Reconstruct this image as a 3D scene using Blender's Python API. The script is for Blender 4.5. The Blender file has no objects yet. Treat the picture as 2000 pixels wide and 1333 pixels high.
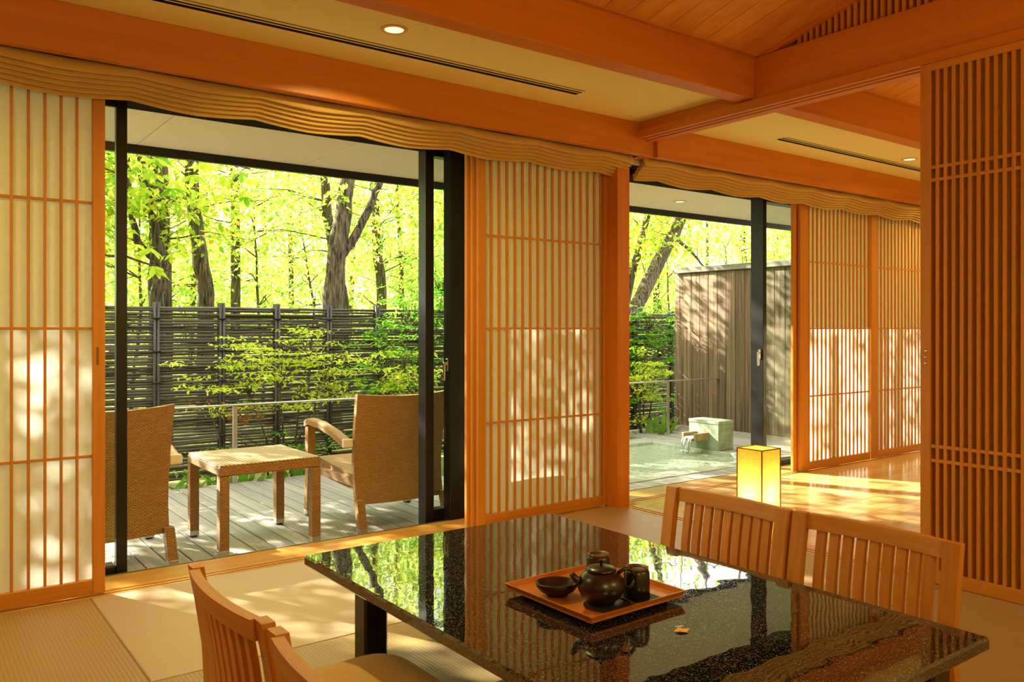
import bpy, math, random
import numpy as np
from mathutils import Vector, Matrix

# ------------------------------------------------------------------ camera, world, sun, exposure
sc = bpy.context.scene
COL = sc.collection
rnd = random.Random(7)

cam_d = bpy.data.cameras.new('camera')
cam = bpy.data.objects.new('camera', cam_d)
COL.objects.link(cam)
cam.location = (0, 0, 1.2)
cam.rotation_euler = (math.radians(90), 0, math.radians(-36.64))
cam_d.sensor_width = 36.0
cam_d.lens = 1614.0 / 2000.0 * 36.0
cam_d.shift_y = -24.5 / 2000.0
cam_d.clip_start = 0.05
cam_d.clip_end = 200
sc.camera = cam

world = bpy.data.worlds.new('world')
sc.world = world
world.use_nodes = True
bg = world.node_tree.nodes['Background']
bg.inputs['Color'].default_value = (1.0, 0.98, 0.92, 1)
bg.inputs['Strength'].default_value = 3.8

sun_d = bpy.data.lights.new('sun', 'SUN')
sun_d.energy = 36.0
sun_d.angle = math.radians(0.55)
sun_d.color = (1.0, 0.93, 0.78)
sun = bpy.data.objects.new('sun', sun_d)
COL.objects.link(sun)
SUN = Vector((-0.45, 1.0, 0.65)).normalized()
sun.rotation_euler = SUN.to_track_quat('Z', 'Y').to_euler()

sc.view_settings.view_transform = 'Standard'
sc.view_settings.look = 'None'
sc.view_settings.gamma = 1.0
sc.view_settings.use_curve_mapping = False
sc.view_settings.exposure = 0.0
cy = sc.cycles
cy.use_denoising = True
cy.max_bounces = 10
cy.diffuse_bounces = 5
cy.glossy_bounces = 4
cy.transmission_bounces = 8
cy.transparent_max_bounces = 16
cy.sample_clamp_indirect = 6.0
cy.caustics_reflective = False
cy.caustics_refractive = False

LAMP = (1.0, 0.76, 0.25)


def room_light(name, loc, power, size, rot=(0, 0, 0), color=LAMP, spread=160):
    d = bpy.data.lights.new(name, 'AREA')
    d.shape = 'DISK'
    d.size = size
    d.energy = power
    d.color = color
    d.spread = math.radians(spread)
    o = bpy.data.objects.new(name, d)
    COL.objects.link(o)
    o.location = loc
    o.rotation_euler = rot
    return o


# ------------------------------------------------------------------ helpers
def lin(r, g, b):
    f = lambda c: (c / 255 / 12.92) if c / 255 <= 0.04045 else ((c / 255 + 0.055) / 1.055) ** 2.4
    return (f(r), f(g), f(b), 1)


class MB:
    """collects shapes into one mesh; S and DZ turn the drawing units of a builder into metres"""
    S = 1.0
    DZ = 0.0

    def __init__(s):
        s.v = []
        s.f = []
        s.sm = []

    def add(s, vs, fs, smooth=False):
        o = len(s.v)
        s.v += [tuple(v) for v in vs]
        s.f += [tuple(i + o for i in f) for f in fs]
        s.sm += [smooth] * len(fs)
        return s

    def box(s, x0, x1, y0, y1, z0, z1):
        vs = [(x, y, z) for x in (x0, x1) for y in (y0, y1) for z in (z0, z1)]
        fs = [(0, 1, 3, 2), (4, 6, 7, 5), (0, 4, 5, 1), (2, 3, 7, 6), (0, 2, 6, 4), (1, 5, 7, 3)]
        return s.add(vs, fs)

    def cbox(s, x0, x1, y0, y1, z0, z1, c=0.002):
        c = min(c, (x1 - x0) * .45, (y1 - y0) * .45, (z1 - z0) * .45)
        X, Y, Z = (x0, x1), (y0, y1), (z0, z1)
        vs, idx = [], {}
        for i in (0, 1):
            for j in (0, 1):
                for k in (0, 1):
                    sx, sy, sz = (c, -c)[i], (c, -c)[j], (c, -c)[k]
                    for a in range(3):
                        p = [X[i] + sx, Y[j] + sy, Z[k] + sz]
                        p[a] = (X[i], Y[j], Z[k])[a]
                        idx[(i, j, k, a)] = len(vs)
                        vs.append(tuple(p))
        fs = []
        q = [(0, 0), (1, 0), (1, 1), (0, 1)]
        for a in range(3):
            for e in (0, 1):
                f = []
                for u, w in q:
                    t = [0, 0, 0]
                    t[a] = e
                    t[(a + 1) % 3] = u
                    t[(a + 2) % 3] = w
                    f.append(idx[tuple(t) + (a,)])
                fs.append(tuple(f) if e else tuple(f[::-1]))
        for a in range(3):
            b, d = (a + 1) % 3, (a + 2) % 3
            for u in (0, 1):
                for w in (0, 1):
                    f = []
                    for e, ax in ((0, b), (0, d), (1, d), (1, b)):
                        t = [0, 0, 0]
                        t[a] = e
                        t[b] = u
                        t[d] = w
                        f.append(idx[tuple(t) + (ax,)])
                    fs.append(tuple(f))
        for i in (0, 1):
            for j in (0, 1):
                for k in (0, 1):
                    fs.append(tuple(idx[(i, j, k, a)] for a in range(3)))
        return s.add(vs, fs)

    def tube(s, pts, rad, n=8, cap=True, smooth=True, squash=None):
        pts = [Vector(p) for p in pts]
        if not hasattr(rad, '__len__'):
            rad = [rad] * len(pts)
        vs, fs = [], []
        up = Vector((0, 0, 1))
        t0 = (pts[1] - pts[0]).normalized()
        if abs(t0.dot(up)) > 0.95:
            up = Vector((1, 0, 0))
        for i, p in enumerate(pts):
            t = (pts[min(i + 1, len(pts) - 1)] - pts[max(i - 1, 0)]).normalized()
            a = t.cross(up).normalized()
            b = a.cross(t).normalized()
            for k in range(n):
                th = 2 * math.pi * k / n
                vs.append(p + a * (math.cos(th) * rad[i]) + b * (math.sin(th) * rad[i]))
        for i in range(len(pts) - 1):
            for k in range(n):
                k2 = (k + 1) % n
                fs.append((i * n + k, i * n + k2, (i + 1) * n + k2, (i + 1) * n + k))
        if cap:
            fs.append(tuple(range(n))[::-1])
            fs.append(tuple((len(pts) - 1) * n + k for k in range(n)))
        return s.add(vs, fs, smooth)

    def lathe(s, prof, n=28, cx=0, cy=0, smooth=True, sx=1, sy=1):
        vs, fs = [], []
        for r, z in prof:
            for k in range(n):
                th = 2 * math.pi * k / n
                vs.append((cx + sx * r * math.cos(th), cy + sy * r * math.sin(th), z))
        for i in range(len(prof) - 1):
            for k in range(n):
                k2 = (k + 1) % n
                fs.append((i * n + k, i * n + k2, (i + 1) * n + k2, (i + 1) * n + k))
        fs.append(tuple(range(n))[::-1])
        fs.append(tuple((len(prof) - 1) * n + k for k in range(n)))
        return s.add(vs, fs, smooth)

    def sweep(s, rings, closed_ends=True, smooth=False):
        """rings: list of equal-length closed vertex loops"""
        n = len(rings[0])
        vs = [v for r in rings for v in r]
        fs = []
        for i in range(len(rings) - 1):
            for k in range(n):
                k2 = (k + 1) % n
                fs.append((i * n + k, i * n + k2, (i + 1) * n + k2, (i + 1) * n + k))
        if closed_ends:
            fs.append(tuple(range(n))[::-1])
            fs.append(tuple((len(rings) - 1) * n + k for k in range(n)))
        return s.add(vs, fs, smooth)

    def mesh(s, name, mat):
        me = bpy.data.meshes.new(name)
        k, dz = MB.S, MB.DZ
        me.from_pydata([(x * k, y * k, (z - dz) * k) for x, y, z in s.v], [], s.f)
        me.polygons.foreach_set('use_smooth', s.sm)
        me.update()
        # box-projected UVs in metres
        uvl = me.uv_layers.new(name='UVMap')
        nl = len(me.loops)
        vi = np.empty(nl, np.int32)
        me.loops.foreach_get('vertex_index', vi)
        co = np.empty(len(me.vertices) * 3, np.float32)
        me.vertices.foreach_get('co', co)
        co = co.reshape(-1, 3)[vi]
        npoly = len(me.polygons)
        nor = np.empty(npoly * 3, np.float32)
        me.polygons.foreach_get('normal', nor)
        lt = np.empty(npoly, np.int32)
        me.polygons.foreach_get('loop_total', lt)
        ax = np.repeat(np.abs(nor.reshape(-1, 3)).argmax(1), lt)
        uv = np.where((ax == 2)[:, None], co[:, [0, 1]], np.where((ax == 1)[:, None], co[:, [0, 2]], co[:, [1, 2]]))
        uvl.data.foreach_set('uv', uv.astype(np.float32).ravel())
        if mat:
            me.materials.append(mat)
        return me

    def build(s, name, mat, parent=None, fix=False):
        me = s.mesh(name, mat)
        if fix:
            import bmesh
            b = bmesh.new()
            b.from_mesh(me)
            bmesh.ops.recalc_face_normals(b, faces=b.faces)
            b.to_mesh(me)
            b.free()
        return link(name, me, parent)


def link(name, me, parent=None, loc=None):
    o = bpy.data.objects.new(name, me)
    COL.objects.link(o)
    if parent is not None:
        o.parent = parent
    if loc is not None:
        o.location = Vector(loc) * MB.S
    return o


def thing(name, label, cat, loc=(0, 0, 0), rz=0.0, group=None, kind=None):
    o = bpy.data.objects.new(name, None)
    o.empty_display_size = 0.05
    COL.objects.link(o)
    o.location = loc
    o.rotation_euler = (0, 0, rz)
    return tag(o, label, cat, group, kind)


def tag(o, label=None, cat=None, group=None, kind=None):
    if label:
        o['label'] = label
    if cat:
        o['category'] = cat
    if group:
        o['group'] = group
    if kind:
        o['kind'] = kind
    return o


def struct(o, label=None, cat=None):
    return tag(o, label, cat, None, 'structure')


def copy_tree(o, parent=None):
    c = o.copy()
    COL.objects.link(c)
    if parent is not None:
        c.parent = parent
    for ch in list(o.children):
        copy_tree(ch, c)
    return c


# ------------------------------------------------------------------ materials
def mat_new(name):
    m = bpy.data.materials.new(name)
    m.use_nodes = True
    nt = m.node_tree
    return m, nt, nt.nodes['Principled BSDF']


def N(nt, t, **kw):
    n = nt.nodes.new(t)
    for k, v in kw.items():
        if k.startswith('i_'):
            n.inputs[k[2:].replace('_', ' ')].default_value = v
        else:
            setattr(n, k, v)
    return n


def ramp(nt, fac, stops):
    r = nt.nodes.new('ShaderNodeValToRGB')
    els = r.color_ramp.elements
    while len(els) < len(stops):
        els.new(0.5)
    for e, (p, c) in zip(els, stops):
        e.position = p
        e.color = c
    nt.links.new(fac, r.inputs['Fac'])
    return r.outputs['Color']


def bump(nt, p, h, strength=0.2, dist=0.002):
    b = nt.nodes.new('ShaderNodeBump')
    b.inputs['Strength'].default_value = strength
    b.inputs['Distance'].default_value = dist
    nt.links.new(h, b.inputs['Height'])
    nt.links.new(b.outputs['Normal'], p.inputs['Normal'])
    return b


def plain(name, c, rough=0.5, metal=0.0, spec=0.5):
    m, nt, p = mat_new(name)
    p.inputs['Base Color'].default_value = c
    p.inputs['Roughness'].default_value = rough
    p.inputs['Metallic'].default_value = metal
    p.inputs['Specular IOR Level'].default_value = spec
    return m


def obj_coords(nt, scale):
    tc = nt.nodes.new('ShaderNodeTexCoord')
    oi = nt.nodes.new('ShaderNodeObjectInfo')
    ad = nt.nodes.new('ShaderNodeVectorMath')
    ad.operation = 'ADD'
    ml = nt.nodes.new('ShaderNodeMath')
    ml.operation = 'MULTIPLY'
    ml.inputs[1].default_value = 37.0
    nt.links.new(oi.outputs['Random'], ml.inputs[0])
    nt.links.new(tc.outputs['Object'], ad.inputs[0])
    nt.links.new(ml.outputs[0], ad.inputs[1])
    mp = nt.nodes.new('ShaderNodeMapping')
    mp.inputs['Scale'].default_value = scale
    nt.links.new(ad.outputs[0], mp.inputs['Vector'])
    return mp.outputs['Vector'], oi.outputs['Random']


def wood(name, c1, c2, axis='z', rough=0.4, grain=22, along=0.9, bumpy=0.15, tint=0.12, spec=0.4, lo=0.3, hi=0.7, dist=0.001):
    m, nt, p = mat_new(name)
    sca = {'x': (along, grain, grain), 'y': (grain, along, grain), 'z': (grain, grain, along)}[axis]
    v, r = obj_coords(nt, sca)
    nz = N(nt, 'ShaderNodeTexNoise', i_Scale=1.0, i_Detail=5.0, i_Roughness=0.62, i_Distortion=0.6)
    nt.links.new(v, nz.inputs['Vector'])
    base = ramp(nt, nz.outputs['Fac'], [(lo, c1), (hi, c2)])
    hs = nt.nodes.new('ShaderNodeHueSaturation')
    mr = nt.nodes.new('ShaderNodeMapRange')
    mr.inputs['To Min'].default_value = 1 - tint
    mr.inputs['To Max'].default_value = 1 + tint
    nt.links.new(r, mr.inputs['Value'])
    nt.links.new(mr.outputs[0], hs.inputs['Value'])
    nt.links.new(base, hs.inputs['Color'])
    nt.links.new(hs.outputs['Color'], p.inputs['Base Color'])
    p.inputs['Roughness'].default_value = rough
    p.inputs['Specular IOR Level'].default_value = spec
    bump(nt, p, nz.outputs['Fac'], bumpy, dist)
    return m


W1, W2 = (0.52, 0.160, 0.012, 1), (0.62, 0.205, 0.018, 1)
M = {}
for ax in 'xyz':
    M['wood_' + ax] = wood('cedar_' + ax, W1, W2, ax, rough=0.42, tint=0.04)
K1, K2 = (0.50, 0.190, 0.018, 1), (0.61, 0.245, 0.028, 1)
for ax in 'xyz':
    M['kumiko_' + ax] = wood('cypress_' + ax, K1, K2, ax, rough=0.5, grain=40, tint=0.05)
M['plank_y'] = wood('ceiling_board', (0.58, 0.22, 0.025, 1), (0.72, 0.31, 0.045, 1), 'y', rough=0.5, grain=16, tint=0.08)
C1, C2 = (0.46, 0.18, 0.028, 1), (0.60, 0.27, 0.05, 1)
for ax in 'xyz':
    M['chair_' + ax] = wood('chair_oak_' + ax, C1, C2, ax, rough=0.45, grain=30, tint=0.04)
M['maple'] = wood('floor_maple', (0.60, 0.36, 0.11, 1), (0.74, 0.48, 0.17, 1), 'x', rough=0.16, grain=26, tint=0.12, bumpy=0.03, spec=0.5)
M['sill'] = wood('sill_wood', (0.52, 0.25, 0.05, 1), (0.64, 0.34, 0.08, 1), 'x', rough=0.25, grain=26, tint=0.03, bumpy=0.05)
M['sill_y'] = wood('sill_wood_y', (0.52, 0.25, 0.05, 1), (0.64, 0.34, 0.08, 1), 'y', rough=0.25, grain=26, tint=0.03, bumpy=0.05)
M['deck'] = wood('deck_wood', (0.29, 0.275, 0.24, 1), (0.46, 0.44, 0.38, 1), 'y', rough=0.55, grain=40, tint=0.16, bumpy=0.4)
M['fence'] = wood('bamboo_grey', (0.045, 0.038, 0.026, 1), (0.13, 0.11, 0.075, 1), 'x', rough=0.55, grain=30, along=3, tint=0.45, bumpy=0.4)
M['fence_post'] = wood('bamboo_post', (0.03, 0.027, 0.02, 1), (0.09, 0.08, 0.06, 1), 'z', rough=0.5, grain=30, along=3, tint=0.2)
M['grey_wood'] = wood('weathered_plank', (0.075, 0.042, 0.02, 1), (0.30, 0.205, 0.12, 1), 'z', rough=0.75, grain=34, tint=0.38, bumpy=0.6)
M['grey_wood_y'] = wood('weathered_cap', (0.13, 0.115, 0.085, 1), (0.22, 0.20, 0.155, 1), 'y', rough=0.75, grain=26, tint=0.1, bumpy=0.5)
M['bark'] = wood('bark', (0.012, 0.009, 0.005, 1), (0.21, 0.16, 0.09, 1), 'z', rough=0.9, grain=42, along=5.0, tint=0.15, bumpy=1.0, lo=0.38, hi=0.66, dist=0.02)
M['tray'] = wood('tray_red', (0.46, 0.14, 0.02, 1), (0.60, 0.21, 0.03, 1), 'x', rough=0.3, grain=30, tint=0.02, bumpy=0.05)

M['ceiling'] = plain('cream_plaster', (0.84, 0.77, 0.36, 1), 0.9)
M['plaster'] = plain('wall_plaster', (0.72, 0.60, 0.38, 1), 0.9)
M['soffit'] = plain('soffit_board', (0.84, 0.76, 0.62, 1), 0.8)
M['black_metal'] = plain('bronze_aluminium', (0.012, 0.010, 0.009, 1), 0.30, 0.0, 0.35)
M['dark_slot'] = plain('slot_dark', (0.012, 0.008, 0.005, 1), 0.95, 0.0, 0.1)
M['steel'] = plain('brushed_steel', (0.62, 0.58, 0.50, 1), 0.35, 0.9)
M['chrome'] = plain('satin_chrome', (0.72, 0.70, 0.66, 1), 0.22, 1.0)
M['white_plastic'] = plain('cream_cap', (0.86, 0.80, 0.66, 1), 0.4)
M['ring'] = plain('lamp_ring', (0.72, 0.46, 0.18, 1), 0.45)
M['rubber'] = plain('black_rubber', (0.01, 0.01, 0.01, 1), 0.6)
M['lacquer'] = plain('black_lacquer', (0.010, 0.007, 0.006, 1), 0.18, 0, 0.5)
M['clay'] = plain('dark_glazed_clay', (0.011, 0.006, 0.0035, 1), 0.30, 0.0, 0.7)
M['clay_rim'] = plain('brown_clay', (0.16, 0.065, 0.025, 1), 0.4)
M['slate'] = plain('dark_coaster', (0.018, 0.014, 0.011, 1), 0.5)
M['lamp_frame'] = plain('lantern_frame', (0.20, 0.10, 0.02, 1), 0.5)
M['soil'] = plain('dark_soil', (0.06, 0.045, 0.025, 1), 0.95)


def granite():
    m, nt, p = mat_new('black_granite')
    tc = nt.nodes.new('ShaderNodeTexCoord')
    nz = N(nt, 'ShaderNodeTexNoise', i_Scale=240.0, i_Detail=3.0, i_Roughness=0.7)
    nt.links.new(tc.outputs['Object'], nz.inputs['Vector'])
    c = ramp(nt, nz.outputs['Fac'], [(0.54, (0.004, 0.004, 0.004, 1)), (0.68, (0.26, 0.26, 0.245, 1))])
    nt.links.new(c, p.inputs['Base Color'])
    r = ramp(nt, nz.outputs['Fac'], [(0.52, (0.0, 0.0, 0.0, 1)), (0.70, (0.16, 0.16, 0.16, 1))])
    nt.links.new(r, p.inputs['Roughness'])
    p.inputs['IOR'].default_value = 2.05
    w = N(nt, 'ShaderNodeTexNoise', i_Scale=14.0, i_Detail=0.0)
    nt.links.new(tc.outputs['Object'], w.inputs['Vector'])
    bump(nt, p, w.outputs['Fac'], 0.07, 0.003)
    return m


M['granite'] = granite()


def tatami(name, c1, c2, axis):
    m, nt, p = mat_new(name)
    tc = nt.nodes.new('ShaderNodeTexCoord')
    w = N(nt, 'ShaderNodeTexWave', i_Scale=21.0, i_Distortion=0.35, i_Detail=1.0, bands_direction=axis)
    w.inputs['Detail Scale'].default_value = 6.0
    nt.links.new(tc.outputs['Object'], w.inputs['Vector'])
    mp = nt.nodes.new('ShaderNodeMapping')
    mp.inputs['Scale'].default_value = (4, 160, 1) if axis == 'X' else (160, 4, 1)
    nt.links.new(tc.outputs['Object'], mp.inputs['Vector'])
    nz = N(nt, 'ShaderNodeTexNoise', i_Scale=3.0, i_Detail=3.0)
    nt.links.new(mp.outputs[0], nz.inputs['Vector'])
    mx = nt.nodes.new('ShaderNodeMath')
    mx.operation = 'MULTIPLY_ADD'
    mx.inputs[1].default_value = 0.45
    nt.links.new(w.outputs['Fac'], mx.inputs[0])
    sc2 = nt.nodes.new('ShaderNodeMath')
    sc2.operation = 'MULTIPLY'
    sc2.inputs[1].default_value = 0.55
    nt.links.new(nz.outputs['Fac'], sc2.inputs[0])
    nt.links.new(sc2.outputs[0], mx.inputs[2])
    c = ramp(nt, mx.outputs[0], [(0.15, c1), (0.65, c2)])
    nt.links.new(c, p.inputs['Base Color'])
    p.inputs['Roughness'].default_value = 0.42
    p.inputs['Sheen Weight'].default_value = 0.2
    bump(nt, p, mx.outputs[0], 0.35, 0.003)
    return m


M['tatami_x'] = tatami('tatami_ribs_x', (0.29, 0.155, 0.030, 1), (0.38, 0.22, 0.05, 1), 'X')  # weave-direction sheen put into the base colour: darker orange mats
M['tatami_y'] = tatami('tatami_ribs_y', (0.44, 0.295, 0.165, 1), (0.50, 0.345, 0.20, 1), 'Y')  # the paler side of the same sheen, also put into the colour


def wicker():
    m, nt, p = mat_new('woven_rattan')
    tc = nt.nodes.new('ShaderNodeTexCoord')
    b = nt.nodes.new('ShaderNodeTexBrick')
    b.offset = 0.5
    b.inputs['Scale'].default_value = 1.0
    b.inputs['Brick Width'].default_value = 0.024
    b.inputs['Row Height'].default_value = 0.0095
    b.inputs['Mortar Size'].default_value = 0.0018
    b.inputs['Mortar Smooth'].default_value = 1.0
    b.inputs['Color1'].default_value = (0.46, 0.235, 0.07, 1)
    b.inputs['Color2'].default_value = (0.54, 0.30, 0.10, 1)
    b.inputs['Mortar'].default_value = (0.10, 0.045, 0.012, 1)
    nt.links.new(tc.outputs['UV'], b.inputs['Vector'])
    nt.links.new(b.outputs['Color'], p.inputs['Base Color'])
    p.inputs['Roughness'].default_value = 0.5
    iv = nt.nodes.new('ShaderNodeMath')
    iv.operation = 'SUBTRACT'
    iv.inputs[0].default_value = 1.0
    nt.links.new(b.outputs['Fac'], iv.inputs[1])
    bump(nt, p, iv.outputs[0], 0.8, 0.004)
    return m


M['wicker'] = wicker()


def ribbed():
    m, nt, p = mat_new('ribbed_rattan')
    tc = nt.nodes.new('ShaderNodeTexCoord')
    w = N(nt, 'ShaderNodeTexWave', i_Scale=12.5, i_Distortion=0.0, bands_direction='X')
    nt.links.new(tc.outputs['Object'], w.inputs['Vector'])
    w2 = N(nt, 'ShaderNodeTexWave', i_Scale=34.0, i_Distortion=0.5, bands_direction='Y')
    nt.links.new(tc.outputs['Object'], w2.inputs['Vector'])
    ad = nt.nodes.new('ShaderNodeMath')
    ad.operation = 'MULTIPLY_ADD'
    ad.inputs[1].default_value = 0.25
    nt.links.new(w2.outputs['Fac'], ad.inputs[0])
    nt.links.new(w.outputs['Fac'], ad.inputs[2])
    nt.links.new(ramp(nt, ad.outputs[0], [(0.1, (0.22, 0.12, 0.04, 1)), (0.6, (0.58, 0.42, 0.22, 1))]), p.inputs['Base Color'])
    p.inputs['Roughness'].default_value = 0.5
    bump(nt, p, ad.outputs[0], 0.8, 0.004)
    return m


M['ribbed'] = ribbed()


def cloth(name, c1, c2, scale=900, rough=0.9):
    m, nt, p = mat_new(name)
    tc = nt.nodes.new('ShaderNodeTexCoord')
    nz = N(nt, 'ShaderNodeTexNoise', i_Scale=float(scale), i_Detail=2.0)
    nt.links.new(tc.outputs['Object'], nz.inputs['Vector'])
    nt.links.new(ramp(nt, nz.outputs['Fac'], [(0.35, c1), (0.65, c2)]), p.inputs['Base Color'])
    p.inputs['Roughness'].default_value = rough
    p.inputs['Sheen Weight'].default_value = 0.15
    bump(nt, p, nz.outputs['Fac'], 0.15, 0.001)
    return m


M['shade'] = cloth('linen_shade', (0.52, 0.32, 0.085, 1), (0.64, 0.42, 0.13, 1), 500)
M['cushion'] = cloth('velvet_cushion', (0.44, 0.27, 0.085, 1), (0.56, 0.37, 0.13, 1), 260)


def paper(name, diff, trans, fac):
    m, nt, p = mat_new(name)
    nt.nodes.remove(p)
    out = nt.nodes['Material Output']
    tc = nt.nodes.new('ShaderNodeTexCoord')
    nz = N(nt, 'ShaderNodeTexNoise', i_Scale=26.0, i_Detail=6.0, i_Roughness=0.7)
    nt.links.new(tc.outputs['Object'], nz.inputs['Vector'])
    cd = ramp(nt, nz.outputs['Fac'], [(0.3, tuple(c * 0.93 for c in diff[:3]) + (1,)), (0.7, diff)])
    ct = ramp(nt, nz.outputs['Fac'], [(0.3, tuple(c * 0.88 for c in trans[:3]) + (1,)), (0.7, trans)])
    d = nt.nodes.new('ShaderNodeBsdfDiffuse')
    t = nt.nodes.new('ShaderNodeBsdfTranslucent')
    mx = nt.nodes.new('ShaderNodeMixShader')
    mx.inputs[0].default_value = fac
    nt.links.new(cd, d.inputs[0])
    nt.links.new(ct, t.inputs[0])
    nt.links.new(d.outputs[0], mx.inputs[1])
    nt.links.new(t.outputs[0], mx.inputs[2])
    nt.links.new(mx.outputs[0], out.inputs[0])
    return m


M['paper'] = paper('washi_paper', (0.82, 0.70, 0.43, 1), (0.97, 0.93, 0.84, 1), 0.33)
M['panel_cloth'] = paper('lattice_backing', (0.56, 0.36, 0.13, 1), (0.5, 0.35, 0.15, 1), 0.15)


def glass():
    m, nt, p = mat_new('clear_glass')
    nt.nodes.remove(p)
    out = nt.nodes['Material Output']
    t = nt.nodes.new('ShaderNodeBsdfTransparent')
    t.inputs[0].default_value = (0.86, 0.95, 0.90, 1)
    g = nt.nodes.new('ShaderNodeBsdfGlossy')
    g.inputs['Roughness'].default_value = 0.0
    lw = nt.nodes.new('ShaderNodeLayerWeight')
    lw.inputs['Blend'].default_value = 0.5
    pw_ = nt.nodes.new('ShaderNodeMath')
    pw_.operation = 'POWER'
    pw_.inputs[1].default_value = 5.0
    nt.links.new(lw.outputs['Facing'], pw_.inputs[0])
    fr = nt.nodes.new('ShaderNodeMath')
    fr.operation = 'MULTIPLY_ADD'
    fr.inputs[1].default_value = 0.90
    fr.inputs[2].default_value = 0.07
    nt.links.new(pw_.outputs[0], fr.inputs[0])
    mx = nt.nodes.new('ShaderNodeMixShader')
    nt.links.new(fr.outputs[0], mx.inputs[0])
    nt.links.new(t.outputs[0], mx.inputs[1])
    nt.links.new(g.outputs[0], mx.inputs[2])
    nt.links.new(mx.outputs[0], out.inputs[0])
    return m


M['glass'] = glass()


def emit(name, c, s):
    m, nt, p = mat_new(name)
    p.inputs['Base Color'].default_value = c
    p.inputs['Emission Color'].default_value = c
    p.inputs['Emission Strength'].default_value = s
    return m


M['lens'] = emit('lamp_lens', (1.0, 0.84, 0.52, 1), 1.35)


def lantern_paper():
    m, nt, p = mat_new('lantern_paper')
    nt.nodes.remove(p)
    out = nt.nodes['Material Output']
    tc = nt.nodes.new('ShaderNodeTexCoord')
    nz = N(nt, 'ShaderNodeTexNoise', i_Scale=70.0, i_Detail=6.0, i_Roughness=0.75)
    nt.links.new(tc.outputs['Object'], nz.inputs['Vector'])
    c = ramp(nt, nz.outputs['Fac'], [(0.3, (0.80, 0.55, 0.06, 1)), (0.65, (0.98, 0.80, 0.20, 1))])
    d = nt.nodes.new('ShaderNodeBsdfDiffuse')
    t = nt.nodes.new('ShaderNodeBsdfTranslucent')
    mx = nt.nodes.new('ShaderNodeMixShader')
    mx.inputs[0].default_value = 0.6
    nt.links.new(c, d.inputs[0])
    nt.links.new(c, t.inputs[0])
    nt.links.new(d.outputs[0], mx.inputs[1])
    nt.links.new(t.outputs[0], mx.inputs[2])
    nt.links.new(mx.outputs[0], out.inputs[0])
    return m


M['lantern_paper'] = lantern_paper()


def leafmat(name, stops, trans=0.55):
    m, nt, p = mat_new(name)
    nt.nodes.remove(p)
    out = nt.nodes['Material Output']
    ge = nt.nodes.new('ShaderNodeNewGeometry')
    c = ramp(nt, ge.outputs['Random Per Island'], stops)
    d = nt.nodes.new('ShaderNodeBsdfDiffuse')
    t = nt.nodes.new('ShaderNodeBsdfTranslucent')
    mx = nt.nodes.new('ShaderNodeMixShader')
    mx.inputs[0].default_value = trans
    nt.links.new(c, d.inputs[0])
    nt.links.new(c, t.inputs[0])
    nt.links.new(d.outputs[0], mx.inputs[1])
    nt.links.new(t.outputs[0], mx.inputs[2])
    nt.links.new(mx.outputs[0], out.inputs[0])
    return m


M['leaf_oak'] = leafmat('leaf_yellow_green', [(0.0, (0.24, 0.46, 0.04, 1)), (0.45, (0.46, 0.66, 0.06, 1)), (0.85, (0.74, 0.74, 0.10, 1)), (1.0, (0.78, 0.42, 0.04, 1))], 0.62)
M['leaf_far'] = leafmat('leaf_far', [(0.0, (0.36, 0.60, 0.10, 1)), (0.5, (0.66, 0.80, 0.18, 1)), (0.88, (0.90, 0.91, 0.36, 1)), (0.94, (0.82, 0.60, 0.10, 1)), (1.0, (0.14, 0.52, 0.30, 1))], 0.62)
M['leaf_maple'] = leafmat('leaf_maple', [(0.0, (0.34, 0.54, 0.03, 1)), (0.5, (0.62, 0.74, 0.05, 1)), (0.95, (0.82, 0.82, 0.12, 1)), (1.0, (0.42, 0.16, 0.03, 1))])
M['leaf_green'] = leafmat('leaf_green', [(0.0, (0.10, 0.36, 0.03, 1)), (0.6, (0.24, 0.52, 0.04, 1)), (1.0, (0.46, 0.66, 0.09, 1))])
M['leaf_brown'] = leafmat('leaf_brown', [(0.0, (0.34, 0.13, 0.03, 1)), (1.0, (0.55, 0.25, 0.05, 1))])
M['leaf_hosta'] = leafmat('leaf_hosta', [(0.0, (0.13, 0.30, 0.04, 1)), (1.0, (0.32, 0.46, 0.09, 1))], 0.4)


def ground_mat():
    m, nt, p = mat_new('forest_floor')
    tc = nt.nodes.new('ShaderNodeTexCoord')
    nz = N(nt, 'ShaderNodeTexNoise', i_Scale=3.0, i_Detail=8.0, i_Roughness=0.7)
    nt.links.new(tc.outputs['Object'], nz.inputs['Vector'])
    nt.links.new(ramp(nt, nz.outputs['Fac'], [(0.3, (0.10, 0.11, 0.03, 1)), (0.55, (0.30, 0.30, 0.08, 1)), (0.75, (0.40, 0.30, 0.10, 1))]), p.inputs['Base Color'])
    p.inputs['Roughness'].default_value = 0.95
    return m


M['ground'] = ground_mat()


def stone_mat(name, c1, c2, rough=0.5, scale=9.0):
    m, nt, p = mat_new(name)
    tc = nt.nodes.new('ShaderNodeTexCoord')
    nz = N(nt, 'ShaderNodeTexNoise', i_Scale=scale, i_Detail=8.0, i_Roughness=0.7)
    nt.links.new(tc.outputs['Object'], nz.inputs['Vector'])
    nt.links.new(ramp(nt, nz.outputs['Fac'], [(0.35, c1), (0.65, c2)]), p.inputs['Base Color'])
    p.inputs['Roughness'].default_value = rough
    bump(nt, p, nz.outputs['Fac'], 0.3, 0.004)
    return m


M['green_stone'] = stone_mat('green_tuff', (0.20, 0.24, 0.155, 1), (0.40, 0.46, 0.33, 1), 0.7, 7.0)
M['rim_stone'] = stone_mat('wet_rim_stone', (0.42, 0.46, 0.36, 1), (0.66, 0.69, 0.58, 1), 0.2, 6.0)
M['granular'] = stone_mat('spout_stain', (0.32, 0.17, 0.05, 1), (0.42, 0.36, 0.20, 1), 0.6, 12.0)


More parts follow.
